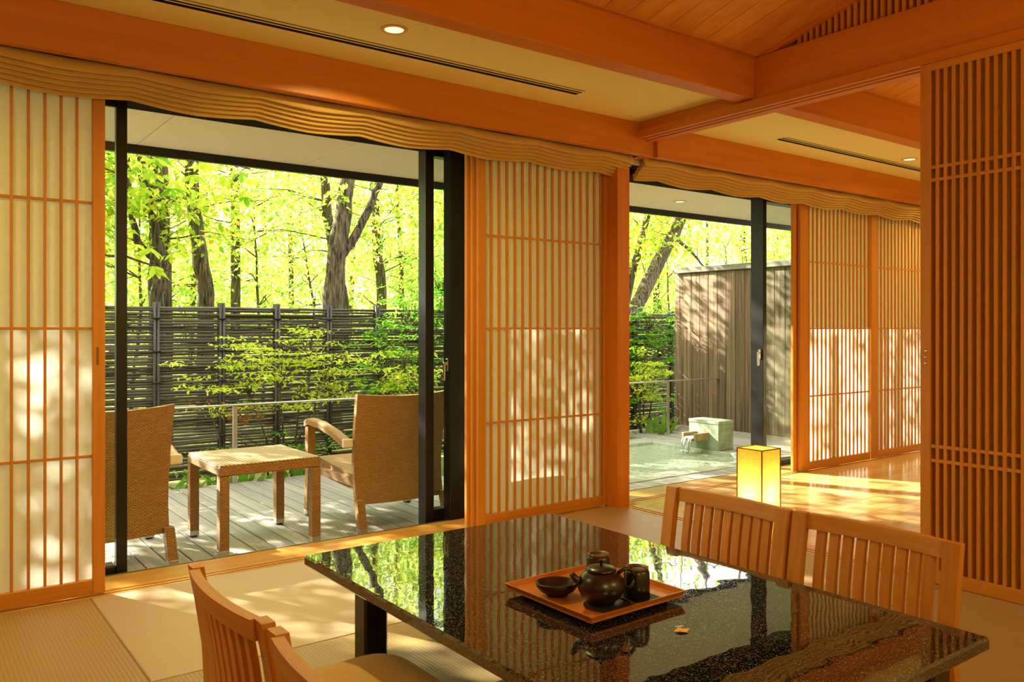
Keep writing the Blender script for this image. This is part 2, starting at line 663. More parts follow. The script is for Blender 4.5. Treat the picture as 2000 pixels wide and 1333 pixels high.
def water():
    m, nt, p = mat_new('bath_water')
    tc = nt.nodes.new('ShaderNodeTexCoord')
    mp = nt.nodes.new('ShaderNodeMapping')
    mp.inputs['Scale'].default_value = (9, 14, 1)
    nt.links.new(tc.outputs['Object'], mp.inputs['Vector'])
    nz = N(nt, 'ShaderNodeTexNoise', i_Scale=1.6, i_Detail=3.0, i_Distortion=0.8)
    nt.links.new(mp.outputs[0], nz.inputs['Vector'])
    p.inputs['Base Color'].default_value = (0.42, 0.52, 0.34, 1)
    p.inputs['Roughness'].default_value = 0.03
    p.inputs['IOR'].default_value = 1.4
    bump(nt, p, nz.outputs['Fac'], 0.9, 0.05)
    return m


M['water'] = water()


def stream_mat():
    m, nt, p = mat_new('falling_water')
    p.inputs['Base Color'].default_value = (0.95, 0.95, 0.93, 1)
    p.inputs['Roughness'].default_value = 0.08
    p.inputs['Transmission Weight'].default_value = 0.75
    p.inputs['IOR'].default_value = 1.33
    return m


M['stream'] = stream_mat()
M['foam'] = plain('foam', (0.9, 0.92, 0.9, 1), 0.5)

# ------------------------------------------------------------------ room shell
X0, XP, X9 = -2.6, 3.9, 9.0         # left wall, partition face, far right wall
YB, YW = -2.6, 4.06                 # back wall, inner face of window wall

# tatami floor
fl = struct(thing('floor', 'straw tatami mat floor laid in a square grid under the dining table', 'floor'))
MB().box(X0, XP, YB, 4.07, -0.25, -0.045).build('underlay', M['soil'], fl)
xs = [0.69 - 1.07 * 3, 0.69 - 1.07 * 2, 0.69 - 1.07, 0.69, 0.69 + 1.07, 0.69 + 2.14, 3.895]
ys = [4.068 - 1.09 * k for k in range(7)]
mats = {}
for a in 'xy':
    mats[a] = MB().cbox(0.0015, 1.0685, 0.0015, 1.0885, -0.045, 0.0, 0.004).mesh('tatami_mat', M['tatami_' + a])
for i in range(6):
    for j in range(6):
        a = 'y' if (i + j) % 2 and i < 5 else 'x'  # last column always takes the darker sheen colour
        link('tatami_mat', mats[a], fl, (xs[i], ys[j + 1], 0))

# wooden floor of the second room
fw = struct(thing('floor', 'polished pale maple board floor of the room beyond the partition', 'floor'))
MB().box(4.06, X9, -0.5, 4.07, -0.25, -0.021).build('underlay', M['soil'], fw)
pw = 0.127
pm = [MB().cbox(0, L, 0.0004, pw - 0.0004, -0.02, 0.0, 0.0012).mesh('floor_board', M['maple']) for L in (1.82, 1.21, 0.91)]
yy = 4.07
row = 0
while yy > -0.4:
    x = 4.06 - rnd.random() * 0.0
    first = True
    while x < X9 - 0.02:
        k = rnd.randrange(3)
        L = (1.82, 1.21, 0.91)[k]
        if first and row % 2:
            k, L = 2, 0.91
        first = False
        if x + L > X9:
            L = X9 - x
            link('floor_board', MB().cbox(0, L, 0.0004, pw - 0.0004, -0.02, 0.0, 0.0012).mesh('floor_board', M['maple']), fw, (x, yy - pw, 0))
        else:
            link('floor_board', pm[k], fw, (x, yy - pw, 0))
        x += L
    yy -= pw
    row += 1

# window-side sill with two grooves, and partition sill
sl = struct(thing('trim_1', 'grooved pale wooden sill along the garden window', 'sill'))
prev = 4.07
for a, b, z in ((4.07, 4.085, 0.0), (4.085, 4.105, -0.006), (4.105, 4.125, 0.0), (4.125, 4.145, -0.006), (4.145, 4.375, 0.0)):
    MB().cbox(X0, X9, a, b, -0.05, z, 0.001).build('sill_board', M['sill'], sl)
MB().box(X0, X9, 4.375, 4.418, -0.19, -0.012).build('track_base', M['black_metal'], sl)
for y in (4.380, 4.408):
    MB().box(X0, X9, y, y + 0.005, -0.012, -0.004).build('track_rail', M['steel'], sl)
MB().box(X0, X9, 4.418, 4.43, -0.19, -0.10).build('track_base', M['black_metal'], sl)
sp = struct(thing('trim_2', 'grooved floor track of the partition between the two rooms', 'sill'))
for a, b, z in ((3.9, 3.925, 0), (3.925, 3.945, -0.006), (3.945, 3.965, 0), (3.965, 3.985, -0.006), (3.985, 4.06, 0)):
    MB().cbox(a, b, YB, 4.0, -0.05, z, 0.001).build('sill_board', M['sill_y'], sp)

# walls
struct(MB().box(X0 - 0.15, X0, YB, 4.6, -0.25, 4.0).build('wall_left', M['plaster']), 'pale plaster wall at the left end of the room', 'wall')
struct(MB().box(X0 - 0.15, X9 + 0.15, YB - 0.15, YB, -0.25, 4.0).build('wall_back', M['plaster']), 'pale plaster wall behind the viewer', 'wall')
struct(MB().box(X9, X9 + 0.15, YB, 4.6, -0.25, 4.0).build('wall_right', M['plaster']), 'pale plaster wall at the far right end', 'wall')
struct(MB().box(3.93, 4.03, YB, 0.93, 0, 2.45).build('wall_partition', M['plaster']), 'plaster wall continuing the partition', 'wall')
struct(MB().box(4.07, X9, -0.62, -0.5, -0.25, 4.0).build('wall_room', M['plaster']), 'back wall of the room with the wooden floor', 'wall')
hd = struct(thing('wall_front', 'header wall above the garden doors', 'wall'))
MB().box(X0, X9, 4.19, 4.62, 2.375, 4.0).build('header', M['dark_slot'], hd)
MB().box(X0, X9, 4.075, 4.19, 2.36, 2.6).build('lintel', M['wood_x'], hd)
MB().box(X0, X9, 4.37, 4.60, 2.335, 2.375).build('door_head', M['dark_slot'], hd)

# cream ceiling strip
struct(MB().box(X0, 3.93, 3.0, 4.2, 2.56, 2.64).build('ceiling', M['ceiling']), 'cream plaster ceiling strip along the window of the dining room', 'ceiling')
struct(MB().box(4.05, X9, 3.0, 4.2, 2.56, 2.64).build('ceiling', M['ceiling']), 'cream plaster ceiling strip of the room beyond the partition', 'ceiling')


def vault(x0, x1, label):
    r = struct(thing('ceiling', label, 'ceiling'))
    y0, yr, zr0, s_ = 2.955, 0.8, 2.745, 0.27
    n = int((x1 - x0) / 0.145)
    w = (x1 - x0) / n
    th = 0.014
    z1 = zr0 + (y0 - yr) * s_
    near = MB()
    prof = [(y0 + 0.2, zr0 - 0.2 * s_), (yr, z1), (yr, z1 + th), (y0 + 0.2, zr0 - 0.2 * s_ + th)]
    near.sweep([[(0.0022, y, z) for y, z in prof], [(w - 0.0022, y, z) for y, z in prof]])
    nm = near.mesh('ceiling_board', M['plank_y'])
    far = MB()
    y2 = YB
    z2 = z1 - (yr - y2) * 0.20
    prof = [(yr, z1), (y2, z2), (y2, z2 + th), (yr, z1 + th)]
    far.sweep([[(0.0022, y, z) for y, z in prof], [(w - 0.0022, y, z) for y, z in prof]])
    fm = far.mesh('ceiling_board', M['plank_y'])
    for k in range(n):
        link('ceiling_board', nm, r, (x0 + k * w, 0, 0))
        link('ceiling_board', fm, r, (x0 + k * w, 0, 0))
    bk = MB()
    pr = [(y0 + 0.2, zr0 - 0.2 * s_ + th + 0.004), (yr, z1 + th + 0.004), (y2, z2 + th + 0.004), (y2, z2 + 0.1), (yr, z1 + 0.1), (y0 + 0.2, zr0 + 0.1)]
    bk.sweep([[(x0, y, z) for y, z in pr], [(x1, y, z) for y, z in pr]])
    bk.build('backing', M['dark_slot'], r)
    return r


vault(X0, 3.92, 'sloping orange board ceiling above the dining table')
vault(4.06, X9, 'sloping orange board ceiling of the room beyond the partition')


def beam(name, label, *b, mat='wood_x', c=0.003):
    o = MB().cbox(*b, c).build(name, M[mat])
    return struct(o, label, 'beam')


beam('trim_3', 'long orange beam above the fabric shade of the dining room window', X0, 3.985, 3.87, 3.93, 2.352, 2.56)
beam('trim_4', 'orange beam above the fabric shade of the far room window', 4.10, X9, 3.87, 3.93, 2.352, 2.56)
beam('trim_5', 'upper orange beam carrying the sloping ceiling of the dining room', X0, 3.92, 2.955, 3.07, 2.51, 2.745)
beam('trim_6', 'upper orange beam of the far room seen under the cross beam', 4.06, X9, 2.955, 3.07, 2.51, 2.745)
b2 = struct(MB().cbox(X0, 3.92, 2.93, 2.955, 2.745, 2.775, 0.004).build('trim_7', M['wood_x']), 'thin moulding along the top of the upper dining room beam', 'moulding')
struct(MB().cbox(4.06, X9, 2.93, 2.955, 2.745, 2.775, 0.004).build('trim_8', M['wood_x']), 'thin moulding along the top of the upper far room beam', 'moulding')
beam('trim_9', 'orange cross beam above the partition track', 3.92, 4.06, YB, 3.93, 2.50, 2.745, mat='wood_y')
km = struct(thing('trim_10', 'grooved upper track of the partition under the cross beam', 'track'))
for a, b, z in ((3.9, 3.93, 2.45), (3.93, 3.955, 2.466), (3.955, 3.98, 2.45), (3.98, 4.005, 2.466), (4.005, 4.07, 2.45)):
    MB().box(a, b, YB, 3.93, z, 2.50).build('track_strip', M['wood_y'], km)
beam('trim_11', 'short orange block between the two window beams', 3.985, 4.10, 3.90, 4.10, 2.352, 2.50, mat='wood_y')
struct(MB().cbox(3.852, 3.965, 4.0, 4.13, -0.05, 2.50, 0.003).build('column', M['wood_z']), 'square orange wooden post beside the tall paper screen', 'post')
# gable lattice above the cross beam
gl = struct(thing('trim_12', 'triangular lattice vent above the cross beam', 'vent'))
slope = 0.262
raf = MB()
pr = [(2.985, 2.747), (0.8, 2.747 + 2.185 * slope), (0.8, 2.747 + 2.185 * slope - 0.045), (2.84, 2.747)]
raf.sweep([[(3.92, y, z) for y, z in pr], [(3.97, y, z) for y, z in pr]])
raf.build('rafter', M['wood_y'], gl)
pr = [(0.8, 2.747 + 2.185 * slope), (YB, 2.747 + 2.185 * slope - 3.4 * .2), (YB, 2.747 + 2.185 * slope - 3.4 * .2 - .045), (0.8, 2.747 + 2.185 * slope - .045)]
MB().sweep([[(3.92, y, z) for y, z in pr], [(3.965, y, z) for y, z in pr]]).build('rafter', M['wood_y'], gl)
y = 2.69
while y > 0.9:
    h = (2.985 - y) * slope - 0.04
    if h > 0.008:
        MB().box(3.943, 3.966, y - 0.0165, y, 2.745, 2.745 + h + .03).build('slat', M['kumiko_z'], gl)
    y -= 0.0365
MB().box(3.985, 3.995, 0.8, 2.955, 2.745, 3.4).build('infill', M['wood_y'], gl)

# ------------------------------------------------------------------ downlights and air slots
def downlight(x, y, z, label, power, spread=150, size=0.10):
    r = thing('downlight', label, 'downlight', (x, y, z))
    MB().lathe([(0.044, -0.001), (0.046, -0.006), (0.060, -0.004), (0.063, 0.0), (0.060, 0.004), (0.044, 0.004)], 32).build('trim_ring', M['ring'], r)
    MB().lathe([(0.0435, -0.0035), (0.044, 0.002)], 32).build('lens', M['lens'], r)
    if power:
        room_light('downlight_lamp', (x, y, z - 0.012), power, size, spread=spread)
    return r


downlight(1.81, 3.33, 2.56, 'round lit downlight in the cream ceiling above the terrace doors', 28)
downlight(6.516, 3.418, 2.56, 'small lit downlight in the far room ceiling beside the lattice screen', 3)
downlight(6.0, 5.38, 2.415, 'lit downlight in the eaves over the stone bath', 0)
for i, (x, y) in enumerate(((-0.4, 3.33), (8.0, 3.42))):  # unseen downlights, added to brighten the rooms
    downlight(x, y, 2.56, ('added fill downlight in the cream ceiling left of the view', 'added fill downlight in the far room ceiling behind the lattice screen')[i], 16)


def air_slot(x0, x1, label):
    r = thing('air_vent', label, 'vent', (0, 0, 2.56))
    MB().box(x0, x1, 3.545, 3.552, -0.002, 0.0).build('frame_line', M['lamp_frame'], r)
    MB().box(x0, x1, 3.568, 3.586, -0.003, 0.0).build('slot', M['dark_slot'], r)
    MB().box(x0, x1, 3.596, 3.628, -0.003, 0.0).build('slot', M['dark_slot'], r)
    MB().cbox(x0, x1, 3.586, 3.596, -0.004, 0.0).build('blade', M['ceiling'], r)
    MB().cbox(x0, x1, 3.628, 3.634, -0.004, 0.0).build('blade', M['ceiling'], r)
    MB().cbox(x0, x1, 3.561, 3.568, -0.004, 0.0).build('blade', M['ceiling'], r)
    return r


air_slot(-1.2, 3.16, 'long dark slotted air vent in the dining room ceiling')
air_slot(5.07, 8.2, 'dark slotted air vent in the far room ceiling')

# added fill lamps shaped as paper pendants, out of frame, to brighten the rooms
def pendant(x, y, z, power, label):
    r = thing('fill_pendant', label, 'lamp', (x, y, z))
    MB().lathe([(0.02, 0.14), (0.16, 0.12), (0.21, 0.0), (0.16, -0.12), (0.06, -0.14)], 24).build('lamp_shade', M['lantern_paper'], r)
    MB().tube([(0, 0, 0.14), (0, 0, 0.75)], 0.006, 6).build('cord', M['black_metal'], r)
    d = bpy.data.lights.new('fill_bulb', 'POINT')
    d.energy = power
    d.color = LAMP
    d.shadow_soft_size = 0.22
    o = bpy.data.objects.new('fill_bulb', d)
    COL.objects.link(o)
    o.location = (x, y, z - 0.40)
    return r


pendant(0.6, -1.1, 2.25, 66, 'added fill lamp shaped as a round paper pendant behind the viewer')
pendant(2.9, -0.9, 2.25, 50, 'added fill lamp shaped as a round paper pendant behind the dining table')
pendant(6.6, 0.8, 2.25, 50, 'added fill lamp shaped as a round paper pendant in the far room')

# ------------------------------------------------------------------ shoji screens
def slat_mesh(w, d, h, mat):
    return MB().cbox(-w / 2, w / 2, 0, d, 0, h, 0.001).mesh('slat', mat)


def shoji(label, x0, x1, y, bars, stile_l, stile_r, rails=(0.625, 1.20, 1.765), bw=0.013, z0=0.006, z1=2.352, depth=0.028, bot=0.066, group=None, mids=()):
    """paper screen in the plane of the window, room face at y"""
    r = thing('shoji_screen', label, 'sliding screen', (x0, y, z0), group=group)
    W, H = x1 - x0, z1 - z0
    MB().cbox(0, stile_l, 0, depth, 0, H).build('stile', M['kumiko_z'], r)
    MB().cbox(W - stile_r, W, 0, depth, 0, H).build('stile', M['kumiko_z'], r)
    MB().cbox(stile_l, W - stile_r, 0.001, depth, 0, bot).build('bottom_rail', M['kumiko_x'], r)
    MB().cbox(stile_l, W - stile_r, 0.001, depth, H - 0.06, H).build('top_rail', M['kumiko_x'], r)
    for a, b in mids:
        MB().cbox(a - x0, b - x0, 0, depth, bot, H - 0.06).build('stile', M['kumiko_z'], r)
    sm = slat_mesh(bw, 0.0105, H - 0.06 - bot, M['kumiko_z'])
    for b in bars:
        link('slat', sm, r, (b - x0, 0.010, bot))
    for z in rails:
        MB().cbox(stile_l, W - stile_r, 0.0115, 0.0215, z - z0 - 0.006, z - z0 + 0.006, 0.001).build('rail', M['kumiko_x'], r)
    MB().add([(stile_l, 0.0225, bot), (W - stile_r, 0.0225, bot), (W - stile_r, 0.0225, H - 0.06), (stile_l, 0.0225, H - 0.06)], [(0, 1, 2, 3)]).build('paper', M['paper'], r)
    return r


L = shoji('paper sliding screen at the left edge with few widely spaced dark slats', -0.36, 0.754, 4.095,
          [0.642 - 0.0627 * k for k in range(15)], 0.05, 0.051, bw=0.0115)
MB().cbox(1.078, 1.088, -0.0015, 0.002, 1.03, 1.11).build('finger_pull', M['lamp_frame'], L)
Mx = shoji('tall paper screen of fine slats beside the wooden post, sun patches on its paper', 2.793, 3.852, 4.095,
           [2.897 + 0.0606 * k for k in range(15)] + [3.800], 0.056, 0.034, bw=0.0165)
MB().cbox(0.026, 0.036, -0.0015, 0.002, 1.01, 1.09).build('finger_pull', M['sill'], Mx)
MB().cbox(-0.021, 0.03, 0.033, 0.058, 0, 2.34).build('rear_stile', M['kumiko_z'], Mx)
MB().cbox(-0.041, 0.03, 0.062, 0.088, 0, 2.34).build('rear_stile', M['kumiko_z'], Mx)
R1 = shoji('far room paper screen of fine slats next to its glass door', 6.042, 7.12, 4.095,
           [6.187 + 0.0617 * k for k in range(15)], 0.116, 0.012, bw=0.0165)
MB().cbox(-0.05, 0.03, 0.033, 0.058, 0, 2.34).build('rear_stile', M['kumiko_z'], R1)
R2 = shoji('far room paper screen of fine slats half hidden by the big lattice panel', 7.13, 8.6, 4.095,
           [7.268 + 0.0617 * k for k in range(21)], 0.109, 0.05, bw=0.0165)

# large lattice panel of the partition
lp = thing('lattice_panel', 'large dense wooden lattice sliding panel at the right edge', 'sliding panel', (3.9, 1.994, 0.004))
H = 2.445
w = 1.02
MB().cbox(0, 0.034, -0.049, 0, 0, H).build('stile', M['kumiko_z'], lp)
MB().cbox(0, 0.034, -w, -w + 0.05, 0, H).build('stile', M['kumiko_z'], lp)
MB().cbox(0.001, 0.034, -w + 0.05, -0.049, 0, 0.062).build('bottom_rail', M['kumiko_y'], lp)
MB().cbox(0.001, 0.034, -w + 0.05, -0.049, H - 0.036, H).build('top_rail', M['kumiko_y'], lp)
sm = MB().cbox(0.003, 0.025, -0.0075, 0.0075, 0.062, H - 0.036, 0.001).mesh('slat', M['kumiko_z'])
k = 0
yb = -0.049 - 0.0295
while yb > -w + 0.06:
    link('slat', sm, lp, (0, yb, 0))
    yb -= 0.0366
for z in (0.575, 0.642, 1.894, 1.9545):
    MB().cbox(0.0045, 0.023, -w + 0.05, -0.049, z - 0.008, z + 0.008, 0.001).build('rail', M['kumiko_y'], lp)
MB().box(0.027, 0.030, -w + 0.05, -0.049, 0.062, H - 0.036).build('backing', M['panel_cloth'], lp)
for z in (1.03, 1.06, 1.09):
    o = MB().lathe([(0.0085, 0.0), (0.0085, 0.002), (0.006, 0.006), (0.001, 0.007)], 14).build('stud', M['chrome'], lp)
    o.location = (0.0, -0.027, z)
    o.rotation_euler = (0, math.radians(-90), 0)

# ------------------------------------------------------------------ fabric roman shades
def roman(x0, x1, kink0, label, xr_cut=0.0):
    r = thing('roman_shade', label, 'window shade', (x0, 3.93, 2.33))
    nf = 6
    n = int((x1 - x0) / 0.024)
    MB().cbox(0, x1 - x0, 0.10, 0.125, -0.0, 0.028).build('head_rail', M['white_plastic'], r)
    for k in range(nf):
        yk = 0.030 + 0.0195 * k
        rings = []
        for i in range(n + 1):
            x = i * (x1 - x0) / n
            ph = ((x + x0 - kink0) / 0.572) % 1.0
            sag = 0.024 * (1 - (2 * abs(ph - 0.5)) ** 1.5) * (0.75 + 0.05 * k)
            wob = 0.004 * math.sin(2.1 * (x + x0)) + 0.0012 * math.sin(7.3 * (x + x0) + 1.7 * k)
            zb = -0.012 - 0.0165 * k - sag + wob * 0.6
            if k == 0:
                prof = [(0.030, 0.045), (0.010, 0.026), (-0.004, zb + 0.052), (-0.012, zb + 0.026), (-0.014, zb + 0.006), (-0.008, zb), (0.004, zb + 0.003), (0.008, zb + 0.03), (0.020, 0.022), (0.040, 0.045)]
            else:
                prof = [(-0.004, zb + 0.05), (-0.0085, zb + 0.022), (-0.0095, zb + 0.004), (-0.006, zb), (0.004, zb + 0.002), (0.006, zb + 0.02), (0.006, zb + 0.05)]
            rings.append([(x, yk + a + 0.5 * wob, b) for a, b in prof])
        MB().sweep(rings, smooth=(k == 0)).build('fold', M['shade'], r, fix=True)
    return r


roman(-1.5, 3.95, 0.85, 'long tan pleated fabric shade gathered above the terrace doors')
roman(4.06, 8.8, 4.87, 'tan pleated fabric shade gathered above the bath window')

# ------------------------------------------------------------------ glass doors
def glass_door(name, label, x0, x1, y0, y1, sw, z0=-0.05, z1=2.34, front='l', rear=True, rail_b=0.08, handle=None):
    r = struct(thing(name, label, 'glass door', (x0, y0, z0)))
    W, D, Hh = x1 - x0, y1 - y0, z1 - z0
    MB().cbox(0, sw, 0, D, 0, Hh, 0.003).build('stile', M['black_metal'], r)
    MB().cbox(W - sw, W, 0, D, 0, Hh, 0.003).build('stile', M['black_metal'], r)
    MB().cbox(sw, W - sw, 0.01, D - 0.01, 0.006, rail_b, 0.003).build('bottom_rail', M['black_metal'], r)
    MB().cbox(sw, W - sw, 0.01, D - 0.01, Hh - 0.045, Hh - .002, 0.003).build('top_rail', M['black_metal'], r)
    MB().add([(sw - 0.005, D / 2, rail_b - 0.005), (W - sw + 0.005, D / 2, rail_b - 0.005), (W - sw + 0.005, D / 2, Hh - 0.04), (sw - 0.005, D / 2, Hh - 0.04)], [(0, 1, 2, 3)]).build('glass', M['glass'], r)
    if handle is not None:
        hx, hy, hz, ax = handle
        h = MB()
        if ax == 'y':   # on the narrow room face
            h.cbox(hx - 0.014, hx + 0.014, -0.012, 0, hz - 0.04, hz + 0.04, 0.003)
        else:
            h.cbox(hx - 0.012, hx, hy - 0.014, hy + 0.014, hz - 0.04, hz + 0.04, 0.003)
        hp = h.build('handle', M['chrome'], r)
        g = MB()
        if ax == 'y':
            g.cbox(hx - 0.009, hx + 0.009, -0.034, -0.012, hz + 0.0, hz + 0.018, 0.003)
            g.cbox(hx - 0.009, hx + 0.009, -0.036, -0.022, hz - 0.10, hz + 0.016, 0.004)
        else:
            g.cbox(hx - 0.034, hx - 0.012, hy - 0.009, hy + 0.009, hz, hz + 0.018, 0.003)
            g.cbox(hx - 0.036, hx - 0.022, hy - 0.009, hy + 0.009, hz - 0.10, hz + 0.016, 0.004)
        g.build('lever', M['chrome'], hp)
    return r


glass_door('door_1', 'black framed glass door pushed to the left behind the left paper screen', -0.42, 0.916, 4.43, 4.475, 0.05, rail_b=0.075)
glass_door('door_2', 'outer black framed glass door pushed to the right of the terrace opening', 2.665, 3.86, 4.49, 4.585, 0.06, rail_b=0.10)
glass_door('door_3', 'inner black framed glass door with a lever handle beside the tall paper screen', 2.785, 3.86, 4.39, 4.475, 0.112, rail_b=0.07, handle=(0.0, 0.03, 1.02, 'x'))
glass_door('door_4', 'black framed glass door with a lever handle beside the bath', 5.956, 7.2, 4.40, 4.53, 0.05, rail_b=0.09, handle=(0.0, 0.03, 1.03, 'x'))
glass_door('door_5', 'black framed glass door behind the far room screens', 7.25, 8.95, 4.45, 4.53, 0.05)
struct(MB().cbox(3.87, 4.07, 4.40, 4.61, -0.05, 2.375, 0.003).build('column', M['black_metal']), 'black metal mullion outside the wooden post', 'post')
struct(MB().box(X0, -0.45, 4.40, 4.6, -0.05, 2.375).build('wall_front', M['plaster']), 'plaster wall left of the glass doors', 'wall')

# ------------------------------------------------------------------ dining table
TS = 1.3145     # drawing unit of the table, chairs and tea set
tb = thing('dining_table', 'low black polished granite table with dark legs', 'table', (1.326 * TS, 1.455 * TS, 0))
MB.S, MB.DZ = TS, 0.287
tx, ty = 0.435, 0.697
top = MB()
top.cbox(-tx, tx, -ty, ty, 0.552, 0.58, 0.005)
top.build('tabletop', M['granite'], tb)
for sx in (-1, 1):
    for sy in (-1, 1):
        xa, xb = (-0.349, -0.281) if sx < 0 else (0.281, 0.349)
        ya, yb = (-0.66, -0.595) if sy < 0 else (0.50, 0.565)
        MB().cbox(xa, xb, ya, yb, 0.287, 0.5525, 0.006).build('leg', M['lacquer'], tb)

# ------------------------------------------------------------------ dining chairs (front is +x)
def dining_chair(label, loc, rz, src=None):
    if src is not None:
        c = copy_tree(src)
        c.location = loc
        c.rotation_euler = (0, 0, rz)
        c['label'] = label
        return c
    r = thing('dining_chair', label, 'chair', loc, rz, 'chairs around the black table')
    Wd = 0.2275
    path = [(0.0, 0.69), (0.015, 0.61), (0.03, 0.51), (0.034, 0.43), (0.026, 0.37), (0.006, 0.32), (-0.016, 0.287)]

    def xo(z):
        for (xa, za), (xb, zb) in zip(path, path[1:]):
            if zb <= z <= za:
                return xa + (xb - xa) * (za - z) / (za - zb)
        return 0

    def bow(y):
        return -0.030 * (1 - (y / Wd) ** 2)

    for s in (-1, 1):
        rings = []
        for x, z in path:
            hw = 0.020
            t = 0.012 if z > 0.33 else 0.016
            yc = s * (Wd - 0.0205)
            rings.append([(x - t, yc - hw, z), (x + t, yc - hw, z), (x + t, yc + hw, z), (x - t, yc + hw, z)])
        MB().sweep(rings).build('stile', M['chair_z'], r, fix=True)

    def rail(z0, z1, t=0.011):
        rings = []
        for i in range(13):
            y = -Wd + 0.041 + (2 * Wd - 0.082) * i / 12
            b = bow(y) * 0.9
            rings.append([(xo(z0) + b - t, y, z0), (xo(z0) + b + t, y, z0), (xo(z1) + b + t, y, z1), (xo(z1) + b - t, y, z1)])
        return MB().sweep(rings)
    # rail ends meet the stiles, bow starts there
    rail(0.648, 0.688).build('top_rail', M['chair_y'], r, fix=True)
    rail(0.365, 0.40).build('lower_rail', M['chair_y'], r, fix=True)
    for i in range(9):
        y = -Wd + 0.041 + 0.0135 + 0.0135 + (2 * Wd - 0.082 - 0.054) * i / 8
        y = -0.1472 + 0.0368 * i
        rings = []
        for z in (0.655, 0.60, 0.53, 0.46, 0.385):
            b = bow(y) * 0.9 + xo(z)
            rings.append([(b - 0.007, y - 0.0125, z), (b + 0.007, y - 0.0125, z), (b + 0.007, y + 0.0125, z), (b - 0.007, y + 0.0125, z)])
        MB().sweep(rings).build('slat', M['chair_z'], r, fix=True)
    for sy in (-1, 1):
        MB().cbox(0.0, 0.455, min(sy * 0.196, sy * 0.222), max(sy * 0.196, sy * 0.222), 0.2875, 0.333).build('runner', M['chair_x'], r)
    MB().cbox(0.43, 0.456, -0.196, 0.196, 0.295, 0.333).build('seat_rail', M['chair_y'], r)
    MB().cbox(0.03, 0.056, -0.196, 0.196, 0.295, 0.333).build('seat_rail', M['chair_y'], r)
    MB().cbox(0.056, 0.43, -0.196, 0.196, 0.315, 0.333).build('seat', M['chair_y'], r)
    # cushion: rounded slab, wider at the front
    g = MB()
    n = 40
    rings = []
    for rr, z in ((0.97, 0.3335), (1.0, 0.352), (1.0, 0.375), (0.96, 0.395), (0.82, 0.412), (0.5, 0.425), (0.2, 0.428)):
        ring = []
        for i in range(n):
            th = 2 * math.pi * i / n
            ct, st = math.cos(th), math.sin(th)
            e = 0.34
            cx = math.copysign(abs(ct) ** e, ct)
            sy_ = math.copysign(abs(st) ** e, st)
            wx = 0.225
            wy = 0.205 + 0.028 * (cx + 1) / 2
            ring.append((0.265 + wx * cx * rr, wy * sy_ * rr, z))
        rings.append(ring)
    g.sweep(rings, smooth=True)
    g.build('cushion', M['cushion'], r, fix=True)
    return r


c0 = dining_chair('legless slat backed wooden floor chair left of the table nearer the terrace, tan cushion showing', (0.515 * TS, 1.625 * TS, 0), 0)
dining_chair('legless slat backed floor chair at the bottom edge, left of the table nearest the viewer', (0.515 * TS, 1.147 * TS, 0), 0, c0)
dining_chair('legless slat backed floor chair right of the table in front of the glowing lantern', (2.012 * TS, 1.622 * TS, 0), math.pi, c0)
dining_chair('legless slat backed floor chair right of the table nearest the lattice panel', (2.020 * TS, 1.158 * TS, 0), math.pi, c0)

# ------------------------------------------------------------------ tea set
TZ = (0.58 - 0.287) * TS
MB.DZ = 0.0
tr = thing('tea_tray', 'square red lacquered tray carrying the dark tea set', 'tray', (1.285 * TS, 1.412 * TS, TZ), math.radians(1.0))
h = 0.147
MB().cbox(-h + 0.006, h - 0.006, -h + 0.006, h - 0.006, 0.010, 0.016, 0.001).build('tray_base', M['tray'], tr)
MB().cbox(-h + 0.03, h - 0.03, -h + 0.03, h - 0.03, 0.0, 0.010, 0.001).build('foot', M['lacquer'], tr)
for a in range(4):
    ca, sa = (1, 0, -1, 0)[a], (0, 1, 0, -1)[a]
    ring = []
    for t, q in ((-h, 1), (h, 1)):
        pr = [(t * 0.955, h * 0.945, 0.011), (t * 1.0, h * 1.0, 0.026), (t * 0.975, h * 0.975, 0.026), (t * 0.93, h * 0.925, 0.011)]
        ring.append([(x * ca - y * sa, x * sa + y * ca, z) for x, y, z in pr])
    MB().sweep(ring).build('rim', M['tray'], tr, fix=True)

TT = TZ + 0.016 * TS
pad = MB().lathe([(0.052, 0.0), (0.053, 0.0015), (0.052, 0.003)], 32).build('round_mat', M['slate'])
pad.location = (1.243 * TS, 1.322 * TS, TT)
tag(pad, 'round dark mat under the teapot', 'mat')
tp = thing('teapot', 'dark glazed round teapot with a loop handle on the red tray', 'teapot', (1.236 * TS, 1.335 * TS, TT + 0.003 * TS), math.radians(-36))
MB().lathe([(0.026, 0), (0.030, 0.001), (0.031, 0.006), (0.043, 0.016), (0.050, 0.028), (0.0525, 0.040), (0.049, 0.054), (0.040, 0.065), (0.031, 0.071), (0.029, 0.073)], 36).build('body', M['clay'], tp)
lid = MB().lathe([(0.029, 0.071), (0.033, 0.0715), (0.0335, 0.075), (0.030, 0.078), (0.018, 0.081), (0.004, 0.082)], 32).build('lid', M['clay'], tp)
MB().lathe([(0.0035, 0.081), (0.003, 0.086), (0.005, 0.092), (0.006, 0.094), (0.004, 0.0955)], 16).build('knob', M['clay'], lid)
MB().tube([(-0.044, -0.008, 0.048), (-0.056, -0.012, 0.056), (-0.066, -0.015, 0.068)], [0.011, 0.008, 0.0058], 12).build('spout', M['clay'], tp)
MB().tube([(0.036, 0, 0.064), (0.048, 0, 0.074), (0.063, 0, 0.075), (0.073, 0, 0.064), (0.074, 0, 0.048), (0.066, 0, 0.035), (0.052, 0, 0.028)], [0.0045] * 7, 10).build('handle', M['clay'], tp)


